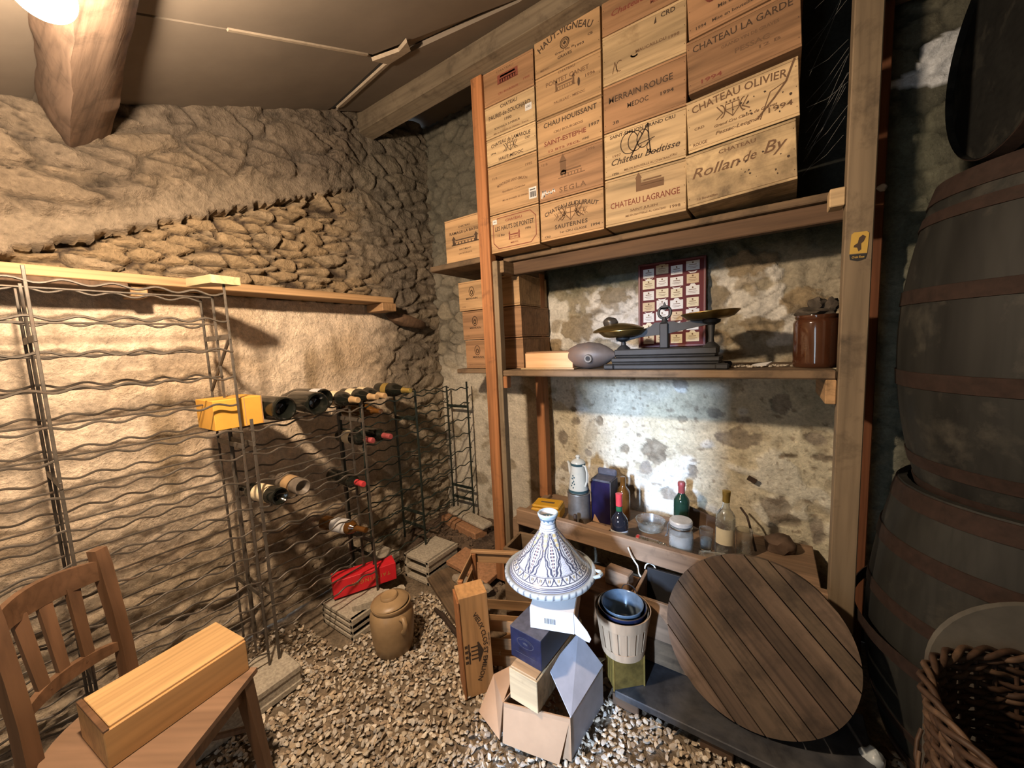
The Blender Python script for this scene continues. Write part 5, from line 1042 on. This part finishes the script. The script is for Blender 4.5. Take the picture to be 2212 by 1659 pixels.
for k in range(n):
    a=2*PI*k/n
    for r,z in RS:
        mb.v.append((r*math.cos(a),r*math.sin(a),z)); mb.c.append(tag_col(a,r,z))
for k in range(n):
    l=(k+1)%n
    for i in range(m_-1): mb.f.append((k*m_+i,l*m_+i,l*m_+i+1,k*m_+i+1))
obj('tagine_lid',mb,M['tagine'],t,smooth=70)
mb=MB(); mb.tube([(.168,-.02,.055),(.19,-.01,.060),(.196,.008,.058),(.19,.024,.056),(.168,.03,.054)],[.006,.007,.007,.007,.006],8); obj('lug_handle',mb,plain('grey_glaze',(.36,.40,.38),.2),t)
# ================================================================ barrels, basket
def barrel(name,label,loc,prof,hoops,rot=None,open_top=False,seed=1,hm='rust',group='old dark wine barrels'):
    t=thing(name,label,'barrel',loc,0.,group,rot=rot); rn=random.Random(seed); ns=26; mb=MB(); mb.c=[]; sub=4; n=ns*sub
    tones=[rn.uniform(.6,1.45) for _ in range(ns)]; P=resamp(prof,.03)
    def rr(z):
        for (a,b),(c,d) in zip(prof,prof[1:]):
            if b<=z<=d: return a+(c-a)*(z-b)/(d-b)
        return prof[-1][0]
    th=.022; zt=P[-1][1]; zb=P[0][1]
    inner=[(r-th,z) for r,z in P[::-1]] if open_top else []
    Q=P+inner
    for k in range(n):
        a=2*PI*k/n; g=-.0018 if k%sub==0 else 0.
        for r,z in Q: mb.v.append(((r+g)*math.cos(a),(r+g)*math.sin(a),z)); c=tones[k//sub]; mb.c.append((c,c*1.0,c*.98))
    m_=len(Q)
    for k in range(n):
        l=(k+1)%n
        for i in range(m_-1): mb.f.append((k*m_+i,l*m_+i,l*m_+i+1,k*m_+i+1))
    obj('stave_wall',mb,M['oak_dark'],t,smooth=30)
    for hz in ([zb+.03] if open_top else [zb+.03,zt-.03]):
        mb=MB(); mb.c=[]; mb.prism([((rr(hz)-.004)*math.cos(2*PI*k/48),(rr(hz)-.004)*math.sin(2*PI*k/48)) for k in range(48)],hz-.01,hz+.01); mb.c=[(.8,.8,.8)]*len(mb.v); obj('head_board',mb,M['oak_dark'],t,smooth=30)
    for z,w in hoops:
        mb=MB(); mb.lathe([(rr(z)+.0008,z),(rr(z)+.004,z+.001),(rr(z+w)+.004,z+w-.001),(rr(z+w)+.0008,z+w)],72,cap=False); obj('iron_hoop',mb,M[hm],t,smooth=40)
    return t
def bp(h,r0,rb,n=16,pk=.5):
    return [(r0+(rb-r0)*(1-((i/n-pk)/(pk if i/n<pk else 1-pk))**2),h*i/n) for i in range(n+1)]
barrel('wine_barrel','large lower barrel standing open-topped on the floor at right, rust-stained staves',(.70,1.735,.0),bp(.915,.325,.392,16,.42),[(.0,.05),(.13,.035),(.52,.04),(.70,.05),(.855,.055)],open_top=True,seed=2)
barrel('wine_barrel','middle dark barrel standing with its foot inside the lower barrel',(.705,1.735,.885),bp(.955,.283,.352,16,.5),[(.0,.045),(.09,.04),(.345,.05),(.60,.045),(.83,.035),(.895,.06)],seed=3)
barrel('wine_barrel','dark barrel lying on its side on top of the upright barrels',(.53,1.78,2.205),bp(.75,.29,.335,12,.5),[(.0,.04),(.09,.035),(.62,.035),(.71,.04)],rot=(0,HP,.10),seed=5,group='old dark wine barrels')
mb=MB(); r0=.43; pts=[]
for k in range(60):
    a=2*PI*k/60; pts.append((r0*math.cos(a),r0*math.sin(a)))
vv=[];ff=[]
for k,(x,y) in enumerate(pts):
    for dr,z in((0,-.022),(.003,-.022),(.003,.022),(0,.022)): f_=(r0+dr)/r0; vv.append((x*f_,y*f_,z))
for k in range(60):
    l=(k+1)%60
    for i in range(4): j=(i+1)%4; ff.append((k*4+i,l*4+i,l*4+j,k*4+j))
mb.add(vv,ff); o=obj('loose_hoop',mb,M['rust'],loc=(.703,1.727,.46),rot=(.05,-.06,0)); tag(o,'loose iron hoop hanging slack around the lower barrel','hoop')
t=thing('rounded_board','plain grey board with rounded top leaning between the lower barrel and the wicker basket','board',(.560,1.290,.0),rot=(HP-.085,0,.10))
mb=MB(); P=[(-.205,0),(.205,0),(.205,.56)]+[(.205*math.cos(a),.56+.205*math.sin(a)) for a in [PI*k/24 for k in range(1,24)]]+[(-.205,.56)]
mb.prism(P,-.009,.009); obj('board_panel',mb,M['zinc'],t,smooth=0)
# wicker basket
BX,BY,BR,BH=.545,1.066,.245,.640
t=thing('wicker_basket','tall dark brown woven wicker basket in the bottom right corner','basket',(BX,BY,.0))
nr=40; ws=[]
for j in range(48):
    z=.01+j*.0131; r=BR*(.80+.20*(z/BH)); mb=MB(); pts=[]; N=nr*4
    for k in range(N):
        a=2*PI*k/N; w=.0065*math.sin(nr/2*a+PI*(j%2)); pts.append(((r+w)*math.cos(a),(r+w)*math.sin(a),z+.004*math.sin(3*a+j)+.006*math.sin(nr/4*a+j*.7)))
    mb.tube(pts,[.0070+.0024*noise.noise(Vector((k*.21,j*3.3,0))) for k in range(N)],5,True); obj('woven_cane',mb,M['wicker'] if j%5 else M['wicker_l'],t,smooth=80)
for k in range(nr):
    a=2*PI*k/nr; r1,r2=BR*.80,BR*1.0; mb=MB(); mb.tube([(r1*math.cos(a),r1*math.sin(a),0),(r2*math.cos(a+.06),r2*math.sin(a+.06),BH-.01)],.0045,5); obj('upright_cane',mb,M['wicker'],t,smooth=80)
for s in range(3):
    mb=MB(); N=160; pts=[]
    for k in range(N):
        a=2*PI*k/N; q=11*a+s*2.094; pts.append(((BR+.004+.010*math.cos(q))*math.cos(a),(BR+.004+.010*math.cos(q))*math.sin(a),BH+.004+.010*math.sin(q)))
    mb.tube(pts,.0068,6,True); obj('plaited_rim',mb,M['wicker_l' if s==1 else 'wicker'],t,smooth=80)
rn=random.Random(6)
for k in range(24):
    a=PI*1.02+rn.uniform(-.9,.9); mb=MB(); z=rn.uniform(.12,.5); r=BR*(.83+.2*z/BH)+.012; pts=[]
    for i in range(9): b=a+i*.075; pts.append(((r+.004*math.sin(i))*math.cos(b),(r+.004*math.sin(i))*math.sin(b),z-i*.018*rn.uniform(.7,1.2)))
    mb.tube(pts,.0042,5); obj('loose_cane',mb,M['wicker_l' if k%3==0 else 'wicker'],t,smooth=80)
mb=MB(); mb.lathe([(0,.012),(BR*.78,.012)],32,cap=False); obj('basket_bottom',mb,M['wicker'],t)
mb=MB(); mb.blob((0,0,.055),(.035,.028,.058),11,.35,3,fr=1.8); o=obj('plastic_bag',mb,M['sacking'],loc=(.285,1.50,.0),rot=(.2,.1,.4)); tag(o,'small crumpled whitish plastic packet on the ground right of the round lid','bag')
mb=MB()
for i in range(30):
    x,y=random.uniform(.2,.42),random.uniform(1.35,1.62); mb.blob((x,y,.01),(random.uniform(.01,.03),random.uniform(.01,.02),.012),i+50,.5,1)
o=obj('floor_debris',mb,M['darkw']); tag(o,'dark scraps of bark and rubble on the floor beside the round lid','debris',kind='stuff')
o=obj('insulator',MB().blob((0,0,0),(.016,.012,.014),4,.3,2),M['white'],loc=(.345,2.05,1.945)); tag(o,'small whitish porcelain knob fixed behind the right post near the barrel top','knob')
# cobwebs from the shelf to the right post
mb=MB(); rn=random.Random(2)
for k in range(16):
    z=rn.uniform(1.9,2.5); a=V(.085+rn.uniform(0,.02),1.70+rn.uniform(0,.2),z-rn.uniform(0,.12)); b=V(.196,1.70+rn.uniform(-.03,.1),z+rn.uniform(.0,.15)); mb.tube([a,(a+b)/2-V(0,0,.012),b],.00035,4)
o=obj('cobweb',mb,M['web']); tag(o,'fine grey cobweb threads between the wine boxes and the right post','cobweb',kind='stuff')
# ================================================================ camera and light
yaw,pit,rol,fpx=.59455,.10393,.046049,823.
fw=V(-math.sin(yaw)*math.cos(pit),math.cos(yaw)*math.cos(pit),-math.sin(pit)); r0=V(math.cos(yaw),math.sin(yaw),0); d0=fw.cross(r0)
r_=r0*math.cos(rol)+d0*math.sin(rol); d_=d0*math.cos(rol)-r0*math.sin(rol)
cam=bpy.data.cameras.new('camera'); cam.sensor_width=36.; cam.sensor_fit='HORIZONTAL'; cam.lens=fpx/2212*36.; cam.clip_start=.01
co=bpy.data.objects.new('camera',cam); COL.objects.link(co)
mw=Matrix.Identity(4)
for i in range(3): mw[i][0]=r_[i]; mw[i][1]=-d_[i]; mw[i][2]=-fw[i]
mw[2][3]=1.42; co.matrix_world=mw; S.camera=co
w=bpy.data.worlds.new('sky'); S.world=w; w.use_nodes=True; bg=w.node_tree.nodes['Background']; bg.inputs[0].default_value=(.62,.78,1.,1); bg.inputs[1].default_value=1.2
def area(name,loc,dirv,sx,sy,e,c,spread=PI):
    l=bpy.data.lights.new(name,'AREA'); l.shape='RECTANGLE'; l.size=sx; l.size_y=sy; l.energy=e; l.color=c; l.spread=spread
    o=bpy.data.objects.new(name,l); COL.objects.link(o); o.location=loc; o.rotation_euler=Vector(dirv).to_track_quat('-Z','Z').to_euler(); return o
area('door_daylight',((DX0+DX1)/2,-1.66,1.15),(.25,1,-.05),DX1-DX0-.06,1.7,10.,(.72,.90,1.))
area('sky_beyond_door',(-.62,-5.6,2.55),(0.02,1,-.25),.30,.9,165.,(.50,.68,1.),math.radians(60))
V_=S.view_settings; S.display_settings.display_device='sRGB'; V_.view_transform='Standard'; V_.look='None'; V_.exposure=0.; V_.gamma=1.; V_.use_curve_mapping=False
